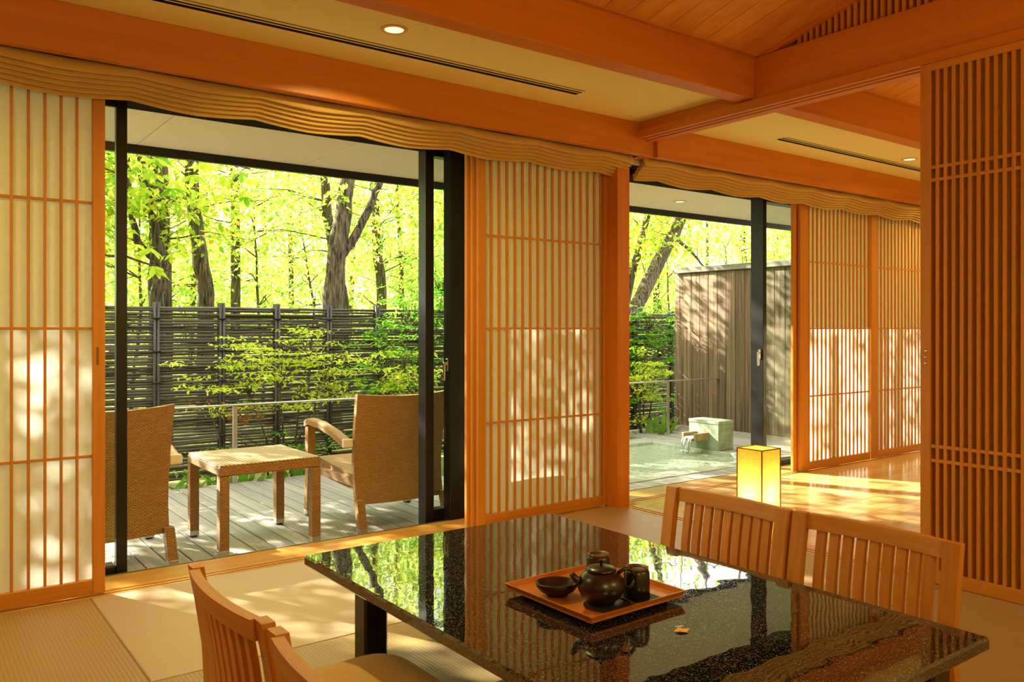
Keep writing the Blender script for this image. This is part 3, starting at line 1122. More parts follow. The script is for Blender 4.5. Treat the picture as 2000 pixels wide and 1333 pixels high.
def cup(x, y, label):
    c = MB().cbox(-0.043, 0.043, -0.043, 0.043, 0, 0.003, 0.001).build('coaster', M['slate'])
    c.location = (x * TS, y * TS, TT)
    c.rotation_euler = (0, 0, math.radians(2))
    r = thing('tea_cup', label, 'cup', (x * TS, y * TS, TT + 0.003 * TS), group='upturned tea cups')
    MB().lathe([(0.028, 0.0), (0.0295, 0.001), (0.0293, 0.03), (0.0285, 0.056), (0.026, 0.062), (0.0235, 0.064)], 32).build('body', M['clay'], r)
    MB().lathe([(0.0255, 0.0625), (0.0255, 0.067), (0.0215, 0.0675), (0.0205, 0.064), (0.002, 0.0635)], 32).build('foot_ring', M['clay_rim'], r)
    return c, r


ca, _ = cup(1.328, 1.318, 'upturned dark tea cup to the right of the teapot')
tag(ca, 'square dark coaster under the cup right of the teapot', 'coaster', 'coasters')
cb, _ = cup(1.335, 1.452, 'upturned dark tea cup behind the teapot')
tag(cb, 'square dark coaster under the cup behind the teapot', 'coaster', 'coasters')
bw_ = thing('dark_bowl', 'shallow dark oval bowl left of the teapot on the tray', 'bowl', (1.196 * TS, 1.437 * TS, TT), math.radians(-30))
MB().lathe([(0.020, 0.0), (0.022, 0.001), (0.022, 0.004), (0.036, 0.012), (0.044, 0.022), (0.0465, 0.031), (0.0455, 0.032), (0.0435, 0.0305), (0.036, 0.016), (0.018, 0.008), (0.002, 0.007)], 36, sx=1.08, sy=0.86).build('bowl', M['clay'], bw_)
lf = MB()
lf.add([(-0.016, 0.0, 0.0015), (-0.004, 0.011, 0.005), (0.006, 0.010, 0.003), (0.018, 0.0, 0.006), (0.008, -0.010, 0.002), (-0.006, -0.009, 0.004), (0.0, 0.0, 0.0015)],
       [(0, 6, 1), (1, 6, 2), (2, 6, 3), (3, 6, 4), (4, 6, 5), (5, 6, 0)])
leafy = lf.build('fallen_leaf', plain('yellow_leaf', (0.85, 0.55, 0.10, 1), 0.6))
leafy.location = (1.285 * TS, 1.148 * TS, TZ)
MB.S = 1.0
leafy.rotation_euler = (0, 0, math.radians(-30))
tag(leafy, 'small yellow fallen leaf lying on the black tabletop', 'leaf')

# ------------------------------------------------------------------ paper lantern
ln = thing('paper_lantern', 'glowing yellow square paper floor lantern behind the dining chair', 'lantern', (4.465, 3.333, 0))
a = 0.095
MB().cbox(-a, a, -a, a, 0, 0.012, 0.002).build('base', M['lamp_frame'], ln)
fr = MB()
for sx in (-1, 1):
    for sy in (-1, 1):
        fr.box(sx * a - 0.003, sx * a + 0.003, sy * a - 0.003, sy * a + 0.003, 0.012, 0.430)
for z in (0.022, 0.427):
    for s_ in (-1, 1):
        fr.box(-a, a, s_ * a - 0.003, s_ * a + 0.003, z - 0.003, z + 0.003)
        fr.box(s_ * a - 0.003, s_ * a + 0.003, -a, a, z - 0.003, z + 0.003)
fr.build('frame', M['lamp_frame'], ln)
sh = MB()
b_ = a - 0.001
for x_, y_ in (((-b_, -b_), (b_, -b_)), ((b_, -b_), (b_, b_)), ((b_, b_), (-b_, b_)), ((-b_, b_), (-b_, -b_))):
    sh.add([(x_[0], x_[1], 0.024), (y_[0], y_[1], 0.024), (y_[0], y_[1], 0.426), (x_[0], x_[1], 0.426)], [(0, 1, 2, 3)])
sh.add([(-b_, -b_, 0.4265), (b_, -b_, 0.4265), (b_, b_, 0.4265), (-b_, b_, 0.4265)], [(0, 1, 2, 3)])
sh.build('lamp_shade', M['lantern_paper'], ln)
d = bpy.data.lights.new('lantern_bulb', 'POINT')
d.energy = 9.0
d.color = (1.0, 0.80, 0.42)
d.shadow_soft_size = 0.03
o = bpy.data.objects.new('lantern_bulb', d)
COL.objects.link(o)
o.location = (4.465, 3.333, 0.13)

# ------------------------------------------------------------------ outside: ground, deck, eaves
gr = MB()
gr.add([(-14, 4.6, -0.32), (26, 4.6, -0.32), (26, 9.0, -0.32), (-14, 9.0, -0.32), (-14, 45, 2.0), (40, 45, 2.0)], [(0, 1, 2, 3), (3, 2, 5, 4)])
struct(gr.build('ground', M['ground']), 'leaf strewn forest ground behind the deck and the fence', 'ground')
dk = thing('deck', 'grey weathered timber deck carrying the rattan furniture', 'deck', (0, 0, -0.15))
struct(dk)
bm_ = MB().cbox(0.0, 0.117, 4.432, 7.25, -0.03, 0.0, 0.002).mesh('deck_board', M['deck'])
x = -2.12
while x < 3.95:
    link('deck_board', bm_, dk, (x, 0, 0))
    x += 0.125
MB().box(-2.1, 4.06, 4.44, 7.18, -0.16, -0.032).build('joist', M['soil'], dk)

ev = struct(thing('roof', 'pale board soffit of the eaves over deck and bath with a dark edge', 'roof', (0, 0, 2.415)))
xj = [1.27 - 1.15 * k for k in range(5, 0, -1)] + [1.27 + 1.15 * k for k in range(0, 10)]
for a_, b_ in zip(xj, xj[1:]):
    MB().cbox(a_ + 0.003, b_ - 0.003, 4.55, 5.86, 0.0, 0.02, 0.001).build('soffit_panel', M['soffit'], ev)
MB().box(-5, 12.5, 4.55, 5.9, 0.02, 0.22).build('roof_deck', M['soil'], ev)
MB().cbox(-5, 12.5, 5.86, 5.90, -0.058, 0.24, 0.003).build('fascia', M['black_metal'], ev)
MB().box(-5, 12.5, -3, 4.6, 1.6, 1.7).build('roof_slab', M['soil'], ev)
MB().box(-5, 12.5, 4.45, 4.6, 0.2, 1.6).build('roof_wall', M['soil'], ev)

# railing
rl = thing('deck_railing', 'thin steel handrail on slim posts along deck and bath', 'railing', (0, 7.236, -0.15))
MB.S = 1.08
MB().cbox(-2.0, 8.19, -0.017, 0.017, 0.622, 0.638, 0.004).build('handrail', M['steel'], rl)
for px in (0.5, 2.19, 3.89, 5.58, 7.27):
    MB().cbox(px - 0.019, px + 0.019, -0.008, 0.008, -0.15 if px > 5 else 0.0, 0.622, 0.002).build('post', M['steel'], rl)
MB.S = 1.0

# ------------------------------------------------------------------ bamboo fence
FY = 8.4
fc = thing('bamboo_fence', 'tall grey fence of stacked horizontal bamboo poles behind the shrubs', 'fence', (0, FY, -0.32))
pole_meshes = []
rr = random.Random(3)
for q in range(5):
    m_ = MB()
    pts, rad = [], []
    n = 7
    for i in range(n):
        pts.append((i * 1.9 / (n - 1) - 0.02, 0.004 * rr.uniform(-1, 1), 0.0035 * rr.uniform(-1, 1)))
        rad.append(0.0150 * rr.uniform(0.85, 1.06))
    m_.tube(pts, rad, 6)
    pole_meshes.append(m_.mesh('bamboo_pole', M['fence']))
rows = 56
rest = MB()
for j in range(rows):
    z = 0.05 + j * 0.0304
    off = rr.uniform(-0.5, 0)
    for k in range(7):
        x = -1.9 + off + k * 1.88
        if 0.3 < x + 0.94 < 9.0:
            o = link('bamboo_pole', pole_meshes[rr.randrange(5)], fc, (x, rr.uniform(-0.012, 0.012), z + rr.uniform(-0.003, 0.003)))
            o.rotation_euler = (rr.uniform(0, 6), rr.uniform(-0.004, 0.004), 0)
        else:
            rest.tube([(x, 0, z), (x + 1.88, 0, z)], 0.0145, 5)
ro = rest.build('bamboo_pole', M['fence'], fc)
ro['kind'] = 'stuff'
pxs = [-1.3, -0.62, 0.06, 0.72, 1.36, 1.988, 2.609, 3.18, 3.757, 4.34, 4.92, 5.5, 6.1, 6.7, 7.2, 7.8, 8.41, 9.17]
pm_ = MB()
for dx, dy in ((-0.016, -0.03), (0.016, -0.03), (-0.016, 0.03), (0.016, 0.03)):
    pm_.tube([(dx, dy, 0), (dx, dy, 0.9), (dx, dy, 1.775)], [0.0155, 0.015, 0.0145], 8)
pm_ = pm_.mesh('post', M['fence_post'])
tie = MB()
tie.tube([(-0.036, -0.044, 0), (0.036, -0.044, 0)], 0.011, 6)
tie = tie.mesh('rope_tie', M['rubber'])
for px in pxs:
    p_ = link('post', pm_, fc, (px, 0, 0))
    for z in (0.45, 1.0, 1.3, 1.62):
        link('rope_tie', tie, p_, (0, 0, z))

# ------------------------------------------------------------------ rattan furniture
def squircle(x0, x1, y0, y1, r, n=4):
    pts = []
    for cx, cy_, a0 in ((x1 - r, y1 - r, 0), (x0 + r, y1 - r, 90), (x0 + r, y0 + r, 180), (x1 - r, y0 + r, 270)):
        for i in range(n + 1):
            a_ = math.radians(a0 + 90 * i / n)
            pts.append((cx + r * math.cos(a_), cy_ + r * math.sin(a_)))
    return pts


def col_box(mb, x0, x1, y0, y1, z0, z1, r=0.006):
    c = [(x, y) for x, y in squircle(x0, x1, y0, y1, r, 2)]
    mb.sweep([[(x, y, z0) for x, y in c], [(x, y, z1) for x, y in c]])
    return mb


def leg_part(parent, path, w, foot=True, name='leg'):
    """path of (x,y,z) from floor up, square section w"""
    rings = [[(x + sx * w / 2, y + sy * w / 2, z) for sx, sy in ((-1, -1), (1, -1), (1, 1), (-1, 1))] for x, y, z in path]
    lg = MB().sweep(rings).build(name, M['wicker'], parent, fix=True)
    if foot:
        x, y, z = path[0]
        MB().cbox(x - w / 2 - 0.001, x + w / 2 + 0.001, y - w / 2 - 0.001, y + w / 2 + 0.001, z - 0.028, z, 0.002).build('foot', M['steel'], lg)
        MB().cbox(x - w / 2 + 0.006, x + w / 2 - 0.006, y - w / 2 + 0.006, y + w / 2 - 0.006, z - 0.036, z - 0.028, 0.001).build('pad', M['rubber'], lg)
    return lg


st = thing('side_table', 'woven rattan side table standing between the two armchairs', 'side table', (1.828, 5.235, -0.15))
MB.S = 0.544 / 0.476
MB().cbox(-0.276, 0.276, -0.293, 0.293, 0.417, 0.470, 0.008).build('apron', M['wicker'], st)
MB().cbox(-0.272, 0.272, -0.289, 0.289, 0.468, 0.476, 0.003).build('tabletop', M['ribbed'], st)
for sx in (-1, 1):
    for sy in (-1, 1):
        leg_part(st, [(sx * 0.250, sy * 0.267, 0.036), (sx * 0.250, sy * 0.267, 0.418)], 0.049)
MB.S = 1.0


def armchair(label, loc, rz, src=None):
    if src:
        c = copy_tree(src)
        c.location = loc
        c.rotation_euler = (0, 0, rz)
        c['label'] = label
        return c
    r = thing('rattan_armchair', label, 'armchair', loc, rz, 'rattan armchairs on the deck')
    # front is +y ; back stands at y=0
    Hw = 0.315
    rings = []
    prof = [(0.0, 0.16), (0.03, 0.30), (0.035, 0.42), (0.01, 0.60), (-0.03, 0.78), (-0.045, 0.845)]
    nx = 10
    g = MB()
    grid = {}
    for i in range(nx + 1):
        u = -1 + 2 * i / nx
        for j, (y, z) in enumerate(prof):
            wv = Hw * (0.965 + 0.05 * (z - 0.16) / 0.7)
            cur = -0.045 * (1 - u * u)
            dz = 0.018 * (1 - u * u) if j == len(prof) - 1 else 0
            grid[(i, j)] = (u * wv, y + cur, z - dz + 0.009)
    rings = []
    for i in range(nx + 1):
        f = [grid[(i, j)] for j in range(len(prof))]
        b = [(x, y + 0.035, z) for x, y, z in f][::-1]
        rings.append(f + b)
    g.sweep(rings)
    g.build('backrest', M['wicker'], r, fix=True)
    # seat box
    s_ = MB()
    pr = [(0.03, 0.25), (0.66, 0.27), (0.675, 0.30), (0.66, 0.385), (0.03, 0.34)]
    s_.sweep([[(-0.30, y, z) for y, z in pr], [(0.30, y, z) for y, z in pr]])
    s_.build('seat', M['wicker'], r, fix=True)
    for sx in (-1, 1):
        leg_part(r, [(sx * 0.30, -0.065, 0.036), (sx * 0.295, -0.015, 0.20)], 0.05)
        leg_part(r, [(sx * 0.368, 0.635, 0.036), (sx * 0.362, 0.63, 0.30), (sx * 0.362, 0.63, 0.60)], 0.052)
        ap = MB()
        path = [(sx * 0.362, 0.665, 0.618), (sx * 0.362, 0.60, 0.634), (sx * 0.356, 0.42, 0.626), (sx * 0.35, 0.22, 0.592), (sx * 0.348, 0.05, 0.548)]
        rings = [[(x + a_, y, z + b_) for a_, b_ in ((-0.032, -0.022), (0.032, -0.022), (0.032, 0.012), (0.018, 0.022), (-0.018, 0.022), (-0.032, 0.012))] for x, y, z in path]
        ap.sweep(rings)
        arm = ap.build('armrest', M['wicker'], r, fix=True)
        x, y, z = path[-1]
        MB().cbox(x - 0.034, x + 0.034, y - 0.022, y + 0.002, z - 0.028, z + 0.026, 0.006).build('end_cap', M['white_plastic'], arm)
        MB().sweep([[(sx * 0.30, y, z) for y, z in ((0.03, 0.27), (0.60, 0.27), (0.60, 0.33), (0.03, 0.33))], [(sx * 0.35, y, z) for y, z in ((0.48, 0.29), (0.60, 0.29), (0.60, 0.33), (0.48, 0.33))]]).build('side_panel', M['wicker'], r, fix=True)
    return r


MB.S = 1.075
ch = armchair('woven rattan armchair right of the side table partly behind the black door frame', (2.765, 4.985, -0.15), math.radians(-2))
MB.S = 1.0
armchair('woven rattan armchair left of the side table cut by the left door frame', (0.925, 4.965, -0.15), math.radians(2), ch)

# ------------------------------------------------------------------ bath
bt = thing('stone_bath', 'sunken stone bath filled with greenish water outside the far room', 'bath', (0, 0, -0.134))
MB.S = 1.08
MB().box(4.6, 6.67, 4.95, 6.33, -0.5, -0.48).build('floor_slab', M['rim_stone'], bt)
MB().add([(4.62, 4.92, -0.035), (6.67, 4.92, -0.035), (6.67, 6.34, -0.035), (4.62, 6.34, -0.035)], [(0, 1, 2, 3)]).build('water', M['water'], bt)


def rimstones(x0, x1, y0, y1, along, n):
    for k in range(n):
        if along == 'x':
            a_, b_ = x0 + (x1 - x0) * k / n, x0 + (x1 - x0) * (k + 1) / n
            MB().cbox(a_ + 0.001, b_ - 0.001, y0, y1, -0.4, 0.0, 0.004).build('rim_stone', M['rim_stone'], bt)
        else:
            a_, b_ = y0 + (y1 - y0) * k / n, y0 + (y1 - y0) * (k + 1) / n
            MB().cbox(x0, x1, a_ + 0.001, b_ - 0.001, -0.4, 0.0, 0.004).build('rim_stone', M['rim_stone'], bt)


rimstones(4.45, 6.86, 6.33, 6.50, 'x', 4)
rimstones(4.45, 6.86, 4.74, 4.93, 'x', 4)
rimstones(4.45, 4.64, 4.93, 6.33, 'y', 3)
rimstones(6.62, 6.86, 4.93, 6.33, 'y', 4)
# slatted drain in front of the bath
dr = struct(thing('trim_13', 'wooden slatted drain between the far room sill and the bath', 'drain', (0, 0, -0.139)))
x = 3.775
while x < 8.2:
    MB().cbox(x, x + 0.092, 4.11, 4.725, -0.02, 0.0, 0.002).build('slat', M['deck'], dr)
    x += 0.102
# deck beside bath
bd = struct(thing('deck', 'timber deck between the bath and the plank wall', 'deck', (0, 0, -0.15)))
x = 6.875
bmx = MB().cbox(0, 0.119, 4.74, 7.3, -0.03, 0.0, 0.002).mesh('deck_board', M['deck'])
while x < 8.2:
    link('deck_board', bmx, bd, (x, 0, 0))
    x += 0.125
# far strip of stone between rim and garden
kb = struct(MB().cbox(4.45, 6.86, 6.505, 6.685, -0.17, 0.0, 0.005).build('trim_14', M['rim_stone']), 'stone kerb between bath and garden', 'kerb')
kb.location = (0, 0, -0.15)

# spout block
sb = thing('water_spout', 'green stone block with a spout pouring water into the bath', 'fountain', (6.62 * 1.08, 5.42 * 1.08, -0.134))
MB().cbox(0.004, 0.236, 0.004, 0.396, 0, 0.262, 0.006).build('block', M['green_stone'], sb)
MB().cbox(0, 0.24, 0, 0.40, 0.262, 0.298, 0.005).build('cap', M['green_stone'], sb)
ch_ = MB()
ch_.cbox(-0.20, 0.01, 0.13, 0.16, 0.10, 0.175, 0.004)
ch_.cbox(-0.20, 0.01, 0.285, 0.315, 0.10, 0.175, 0.004)
ch_.cbox(-0.20, 0.01, 0.155, 0.29, 0.10, 0.122, 0.004)
ch_.build('channel', M['granular'], sb)
cw = MB()
for k in range(7):
    y0 = 0.165 + 0.017 * k
    jx = rnd.uniform(-0.01, 0.01)
    cw.tube([(-0.05, y0, 0.132), (-0.185, y0, 0.132), (-0.215 + jx, y0, 0.122), (-0.235 + jx, y0 + rnd.uniform(-.01, .01), 0.08), (-0.25 + jx, y0 + rnd.uniform(-.012, .012), -0.02)], [0.010, 0.010, 0.009, 0.0075, 0.0065], 7)
cw.build('falling_water', M['stream'], sb)
fo = MB()
for k in range(60):
    a_ = rnd.uniform(0, 6.28)
    q = rnd.uniform(0, 0.085)
    fo.lathe([(0.002, -0.005), (rnd.uniform(.004, .010), 0.0), (0.002, rnd.uniform(.004, .012))], 6, cx=-0.25 + q * math.cos(a_), cy=0.215 + 1.1 * q * math.sin(a_))
for v_i in range(len(fo.v)):
    fo.v[v_i] = (fo.v[v_i][0], fo.v[v_i][1], fo.v[v_i][2] + 0.004)
fs_ = fo.build('splash', M['foam'], sb)
fs_['kind'] = 'stuff'

# weathered plank wall
pwall = thing('plank_wall', 'weathered vertical plank privacy wall beside the bath, streaked with sun', 'wall', (8.856, 4.99, -0.247))
pl = MB().cbox(-0.024, 0.0, 0.0025, 0.1375, 0, 2.05, 0.003).mesh('plank', M['grey_wood'])
yk = -0.28
while yk < 2.70:
    o = link('plank', pl, pwall, (rnd.uniform(-0.003, 0.003), yk, 0))
    yk += 0.14
MB().box(0.004, 0.10, -0.28, 2.68, 0, 2.04).build('core', M['soil'], pwall)
MB().cbox(-0.06, 0.16, -0.28, 2.78, 2.055, 2.125, 0.004).build('cap', M['grey_wood_y'], pwall)
bx = MB().cbox(-0.022, 0.10, 2.66, 2.69, 0, 2.05, 0.002)
bx.build('end_board', M['grey_wood'], pwall)
MB.S = 1.0

# ------------------------------------------------------------------ vegetation
def leaves_mesh(name, cen, L, W, mat, rng, droop=0.45, flat=0.5):
    """cen (n,3) leaf base points; each leaf a folded rhombus of its own"""
    n = len(cen)
    az = rng.uniform(0, 2 * np.pi, n)
    el = -np.abs(rng.normal(droop, 0.35, n))
    d = np.stack([np.cos(az) * np.cos(el), np.sin(az) * np.cos(el), np.sin(el)], 1)
    up = np.stack([rng.normal(0, flat, n), rng.normal(0, flat, n), np.ones(n)], 1)
    s = np.cross(d, up)
    s /= np.linalg.norm(s, axis=1)[:, None] + 1e-9
    nn = np.cross(s, d)
    ln_ = (L * rng.uniform(0.65, 1.25, n))[:, None]
    w_ = ln_ * W
    mid = cen + d * ln_ * 0.45
    v = np.empty((n, 4, 3), np.float32)
    v[:, 0] = cen
    v[:, 1] = mid + s * w_ * 0.5 + nn * w_ * 0.15
    v[:, 2] = cen + d * ln_ - nn * ln_ * 0.08
    v[:, 3] = mid - s * w_ * 0.5 + nn * w_ * 0.15
    me = bpy.data.meshes.new(name)
    me.vertices.add(n * 4)
    me.vertices.foreach_set('co', v.ravel())
    idx = (np.arange(n) * 4)[:, None] + np.array([0, 1, 2, 0, 2, 3])[None]
    me.loops.add(n * 6)
    me.loops.foreach_set('vertex_index', idx.astype(np.int32).ravel())
    me.polygons.add(n * 2)
    me.polygons.foreach_set('loop_start', (np.arange(n * 2) * 3).astype(np.int32))
    me.polygons.foreach_set('loop_total', np.full(n * 2, 3, np.int32))
    me.materials.append(mat)
    me.update(calc_edges=True)
    return me


def spray_points(clusters, per, rad, rng, flat=0.4):
    c = np.repeat(np.asarray(clusters, float), per, 0)
    g = rng.normal(0, 1, c.shape) * np.array([rad, rad, rad * flat])
    return c + g


def foliage(parent, clusters, per, rad, L, W, mat, seed, flat=0.4, name='foliage', droop=0.45, tilt=0.5):
    rng = np.random.default_rng(seed)
    pts = spray_points(clusters, per, rad, rng, flat)
    o = link(name, leaves_mesh(name, pts, L, W, mat, rng, droop, tilt), parent)
    o['kind'] = 'stuff'
    return o


def twigs(parent, trunk, clusters, seed, r0=0.012, name='branches'):
    rg = random.Random(seed)
    mb = MB()
    tp_ = [Vector(p) for p in trunk]
    for c in clusters:
        c = Vector(c)
        best = min(tp_, key=lambda p: (p - c).length + 0.5 * max(0, p.z - c.z))
        mid = best.lerp(c, 0.5) + Vector((rg.uniform(-.15, .15), rg.uniform(-.15, .15), rg.uniform(0, .25)))
        q1 = best.lerp(mid, 0.5) + Vector((rg.uniform(-.05, .05),) * 3)
        mb.tube([best, q1, mid, c], [r0, r0 * 0.8, r0 * 0.55, r0 * 0.25], 4, cap=False)
    o = mb.build(name, M['bark'], parent)
    o['kind'] = 'stuff'
    return o


def trunk_part(parent, pts, rads, name='trunk', n=12, seed=0):
    rg = random.Random(seed)
    P_ = [Vector(p) for p in pts]
    fine, fr_ = [], []
    for i in range(len(P_) - 1):
        for k in range(4):
            t = k / 4
            fine.append(P_[i].lerp(P_[i + 1], t) + Vector((rg.uniform(-.012, .012), rg.uniform(-.012, .012), 0)))
            fr_.append((rads[i] + (rads[i + 1] - rads[i]) * t) * rg.uniform(0.95, 1.06))
    fine.append(P_[-1])
    fr_.append(rads[-1])
    MB().tube(fine, fr_, n).build(name, M['bark'], parent)
    return fine


def crown(rg, cx, cy_, z0, z1, rx, ry, n):
    out = []
    for _ in range(n):
        a_ = rg.uniform(0, 6.283)
        q = math.sqrt(rg.random())
        out.append((cx + rx * q * math.cos(a_), cy_ + ry * q * math.sin(a_), rg.uniform(z0, z1)))
    return out


def tree(name, label, pts, rads, crowns, per, rad, L, mat, seed, extra=None, group=None, W=0.48, twig=True, flat=0.4):
    base = Vector(pts[0])
    r = thing(name, label, 'tree', base, group=group)
    rel = [Vector(p) - base for p in pts]
    tk = trunk_part(r, rel, rads, seed=seed)
    allp = [p for p in tk if p.z > 1.2] or tk
    if extra:
        for e_pts, e_r in extra:
            er = [Vector(p) - base for p in e_pts]
            allp = allp + trunk_part(r, er, e_r, name='branch', n=9, seed=seed + 1)
    rg = random.Random(seed)
    cl = []
    for c in crowns:
        cl += crown(rg, c[0] - base.x, c[1] - base.y, c[2] - base.z, c[3] - base.z, c[4], c[5], c[6])
    if cl:
        if twig:
            twigs(r, allp, cl[::2], seed)
        foliage(r, cl, per, rad, L, W, mat, seed, flat)
    return r


def zg(y):
    return -0.32 + max(0, y - 9.0) * 2.32 / 36


# trunks that can be told apart (world positions)
T = []
T.append(tree('oak_tree', 'thick dark oak trunk at the left behind the bamboo fence', [(2.55, 10.6, -0.3), (2.57, 10.6, 1.6), (2.56, 10.6, 2.5), (2.52, 10.6, 3.6), (2.5, 10.65, 6.0)], [0.16, 0.135, 0.125, 0.11, 0.07],
              [(2.4, 10.6, 2.3, 3.8, 1.4, 1.2, 26), (2.0, 10.4, 4.2, 7.0, 2.0, 2.0, 46)], 40, 0.24, 0.12, M['leaf_oak'], 11))
T.append(tree('oak_tree', 'slim forked trunk leaning against the thick oak at the left', [(2.45, 10.2, -0.3), (2.43, 10.2, 1.6), (2.50, 10.2, 1.95), (2.38, 10.2, 2.5), (2.25, 10.2, 3.1), (2.23, 10.2, 4.2)], [0.10, 0.085, 0.075, 0.055, 0.045, 0.03],
              [(2.0, 10.0, 2.0, 3.6, 1.1, 0.8, 22)], 36, 0.22, 0.11, M['leaf_oak'], 12, extra=[([(2.50, 10.2, 1.9), (2.22, 10.2, 2.2), (2.12, 10.2, 2.7), (2.1, 10.2, 3.6)], [0.05, 0.04, 0.03, 0.02])]))
T.append(tree('oak_tree', 'straight dark trunk second from the left oak, above the middle of the fence', [(3.40, 11.6, -0.2), (3.40, 11.6, 1.7), (3.28, 11.6, 2.4), (3.20, 11.6, 3.2), (3.22, 11.6, 6.0)], [0.13, 0.11, 0.10, 0.09, 0.06],
              [(3.2, 11.6, 2.6, 4.2, 1.4, 1.2, 13), (2.8, 11.0, 4.4, 7.2, 2.2, 1.8, 24)], 40, 0.24, 0.11, M['leaf_oak'], 13))
T.append(tree('oak_tree', 'thin upright trunk in the middle of the woods view', [(4.30, 13.2, -0.1), (4.33, 13.2, 2.5), (4.30, 13.2, 4.0), (4.28, 13.2, 6.5)], [0.085, 0.07, 0.06, 0.04],
              [(4.3, 13.2, 2.6, 4.6, 1.6, 1.4, 40)], 40, 0.26, 0.11, M['leaf_far'], 14))
T.append(tree('oak_tree', 'stout dark trunk with a branch forking right, left of the black door frame', [(4.60, 10.2, -0.3), (4.62, 10.2, 1.45), (4.68, 10.2, 2.2), (4.80, 10.2, 2.9), (4.9, 10.2, 4.0), (4.95, 10.2, 6.0)], [0.16, 0.135, 0.12, 0.105, 0.085, 0.05],
              [(4.7, 10.3, 2.6, 3.9, 1.5, 1.0, 9), (4.7, 10.0, 4.2, 6.8, 2.2, 1.8, 22), (6.2, 10.2, 3.5, 6.4, 1.6, 1.4, 60)], 40, 0.24, 0.11, M['leaf_oak'], 15,
              extra=[([(4.66, 10.2, 2.02), (4.86, 10.15, 2.35), (5.08, 10.1, 2.75), (5.25, 10.1, 3.15), (5.5, 10.0, 3.9)], [0.07, 0.06, 0.055, 0.05, 0.03])]))
T.append(tree('oak_tree', 'leaning trunk just behind the stout forked trunk', [(5.75, 12.2, -0.1), (5.70, 12.2, 1.6), (5.55, 12.2, 2.4), (5.42, 12.2, 3.2), (5.3, 12.2, 6)], [0.11, 0.095, 0.085, 0.075, 0.045],
              [(5.4, 12.2, 2.4, 4.4, 1.5, 1.2, 40)], 40, 0.26, 0.11, M['leaf_far'], 16))
T.append(tree('oak_tree', 'slender trunk nearest the left of the black door frame', [(6.95, 13.2, 0), (6.92, 13.2, 1.9), (6.8, 13.2, 3.0), (6.75, 13.2, 4.3), (6.7, 13.2, 6.5)], [0.10, 0.085, 0.075, 0.065, 0.04],
              [(6.8, 13.2, 2.4, 4.8, 1.7, 1.4, 44)], 40, 0.26, 0.11, M['leaf_far'], 17))
T.append(tree('oak_tree', 'trunk glimpsed at the far left beside the left door frame', [(1.75, 11.2, -0.2), (1.72, 11.2, 1.8), (1.5, 11.2, 2.6), (1.3, 11.2, 4.5)], [0.12, 0.10, 0.085, 0.05],
              [(1.3, 11.2, 2.0, 4.2, 1.6, 1.2, 40)], 40, 0.24, 0.11, M['leaf_oak'], 18))
T.append(tree('oak_tree', 'big trunk leaning right over the bath garden', [(10.2, 10.6, -0.2), (10.6, 10.6, 1.5), (11.35, 10.6, 2.55), (11.75, 10.6, 3.1), (12.6, 10.6, 4.4)], [0.17, 0.14, 0.12, 0.11, 0.07],
              [(11.6, 10.6, 2.6, 4.2, 1.5, 1.2, 36)], 40, 0.26, 0.12, M['leaf_oak'], 19,
              extra=[([(11.6, 10.6, 2.95), (11.95, 10.5, 2.7), (12.3, 10.4, 2.35)], [0.04, 0.03, 0.015])]))
T.append(tree('oak_tree', 'thin leaning trunk close to the wooden post above the bath', [(10.3, 11.0, -0.2), (10.95, 11.0, 2.2), (11.3, 11.0, 3.1), (11.8, 11.0, 4.6)], [0.09, 0.075, 0.065, 0.04],
              [(11.0, 11.0, 2.4, 4.0, 1.2, 1.0, 30)], 40, 0.26, 0.12, M['leaf_oak'], 20))
T.append(tree('oak_tree', 'upright trunk seen through the bath door glass above the plank wall', [(15.6, 10.5, -0.2), (15.6, 10.5, 2.4), (15.65, 10.5, 4.5), (15.7, 10.5, 6)], [0.15, 0.13, 0.11, 0.08],
              [(15.6, 10.5, 2.6, 4.6, 1.8, 1.4, 44)], 40, 0.26, 0.12, M['leaf_oak'], 21))

for k, (x, y) in enumerate(((-6.2, 10.4), (-4.2, 11.2), (-2.4, 10.2), (-0.6, 11.0), (0.9, 10.6))):
    tree('oak_tree', ('oak far left of the view whose crown shades the house', 'second oak left of the view', 'third oak left of the view, close to the fence', 'fourth oak left of the view', 'oak just left of the visible garden')[k],
         [(x, y, -0.3), (x + 0.1, y, 2.5), (x - 0.1, y, 6.5)], [0.14, 0.11, 0.05],
         [(x, y, 2.2, 7.6, 1.9, 1.7, 165)], 46, 0.19, 0.13, M['leaf_oak'], 40 + k)
tree('oak_tree', 'oak standing behind the tall paper screen, its crown shading the plank wall', [(7.2, 10.4, -0.3), (7.25, 10.4, 2.5), (7.2, 10.4, 6.0)], [0.13, 0.10, 0.05],
     [(7.2, 10.4, 2.7, 6.6, 1.5, 1.4, 110)], 40, 0.25, 0.12, M['leaf_oak'], 47)
# young trees of the understory
rg = random.Random(15)
for k in range(16):
    x = 1.2 + k * 1.15 + rg.uniform(-.3, .3)
    y = rg.uniform(12.6, 14.6)
    g0 = zg(y)
    tree('young_tree', 'slim young tree with pale leaves in the undergrowth beyond the fence', [(x, y, g0 - 0.05), (x + rg.uniform(-.2, .2), y, g0 + 1.6), (x + rg.uniform(-.3, .3), y, g0 + 3.2)], [0.03, 0.022, 0.01],
         [(x, y, g0 + 0.7, g0 + 3.9, 0.95, 0.8, 34)], 36, 0.26, 0.10, M['leaf_far'], 300 + k, group='young trees beyond the fence')

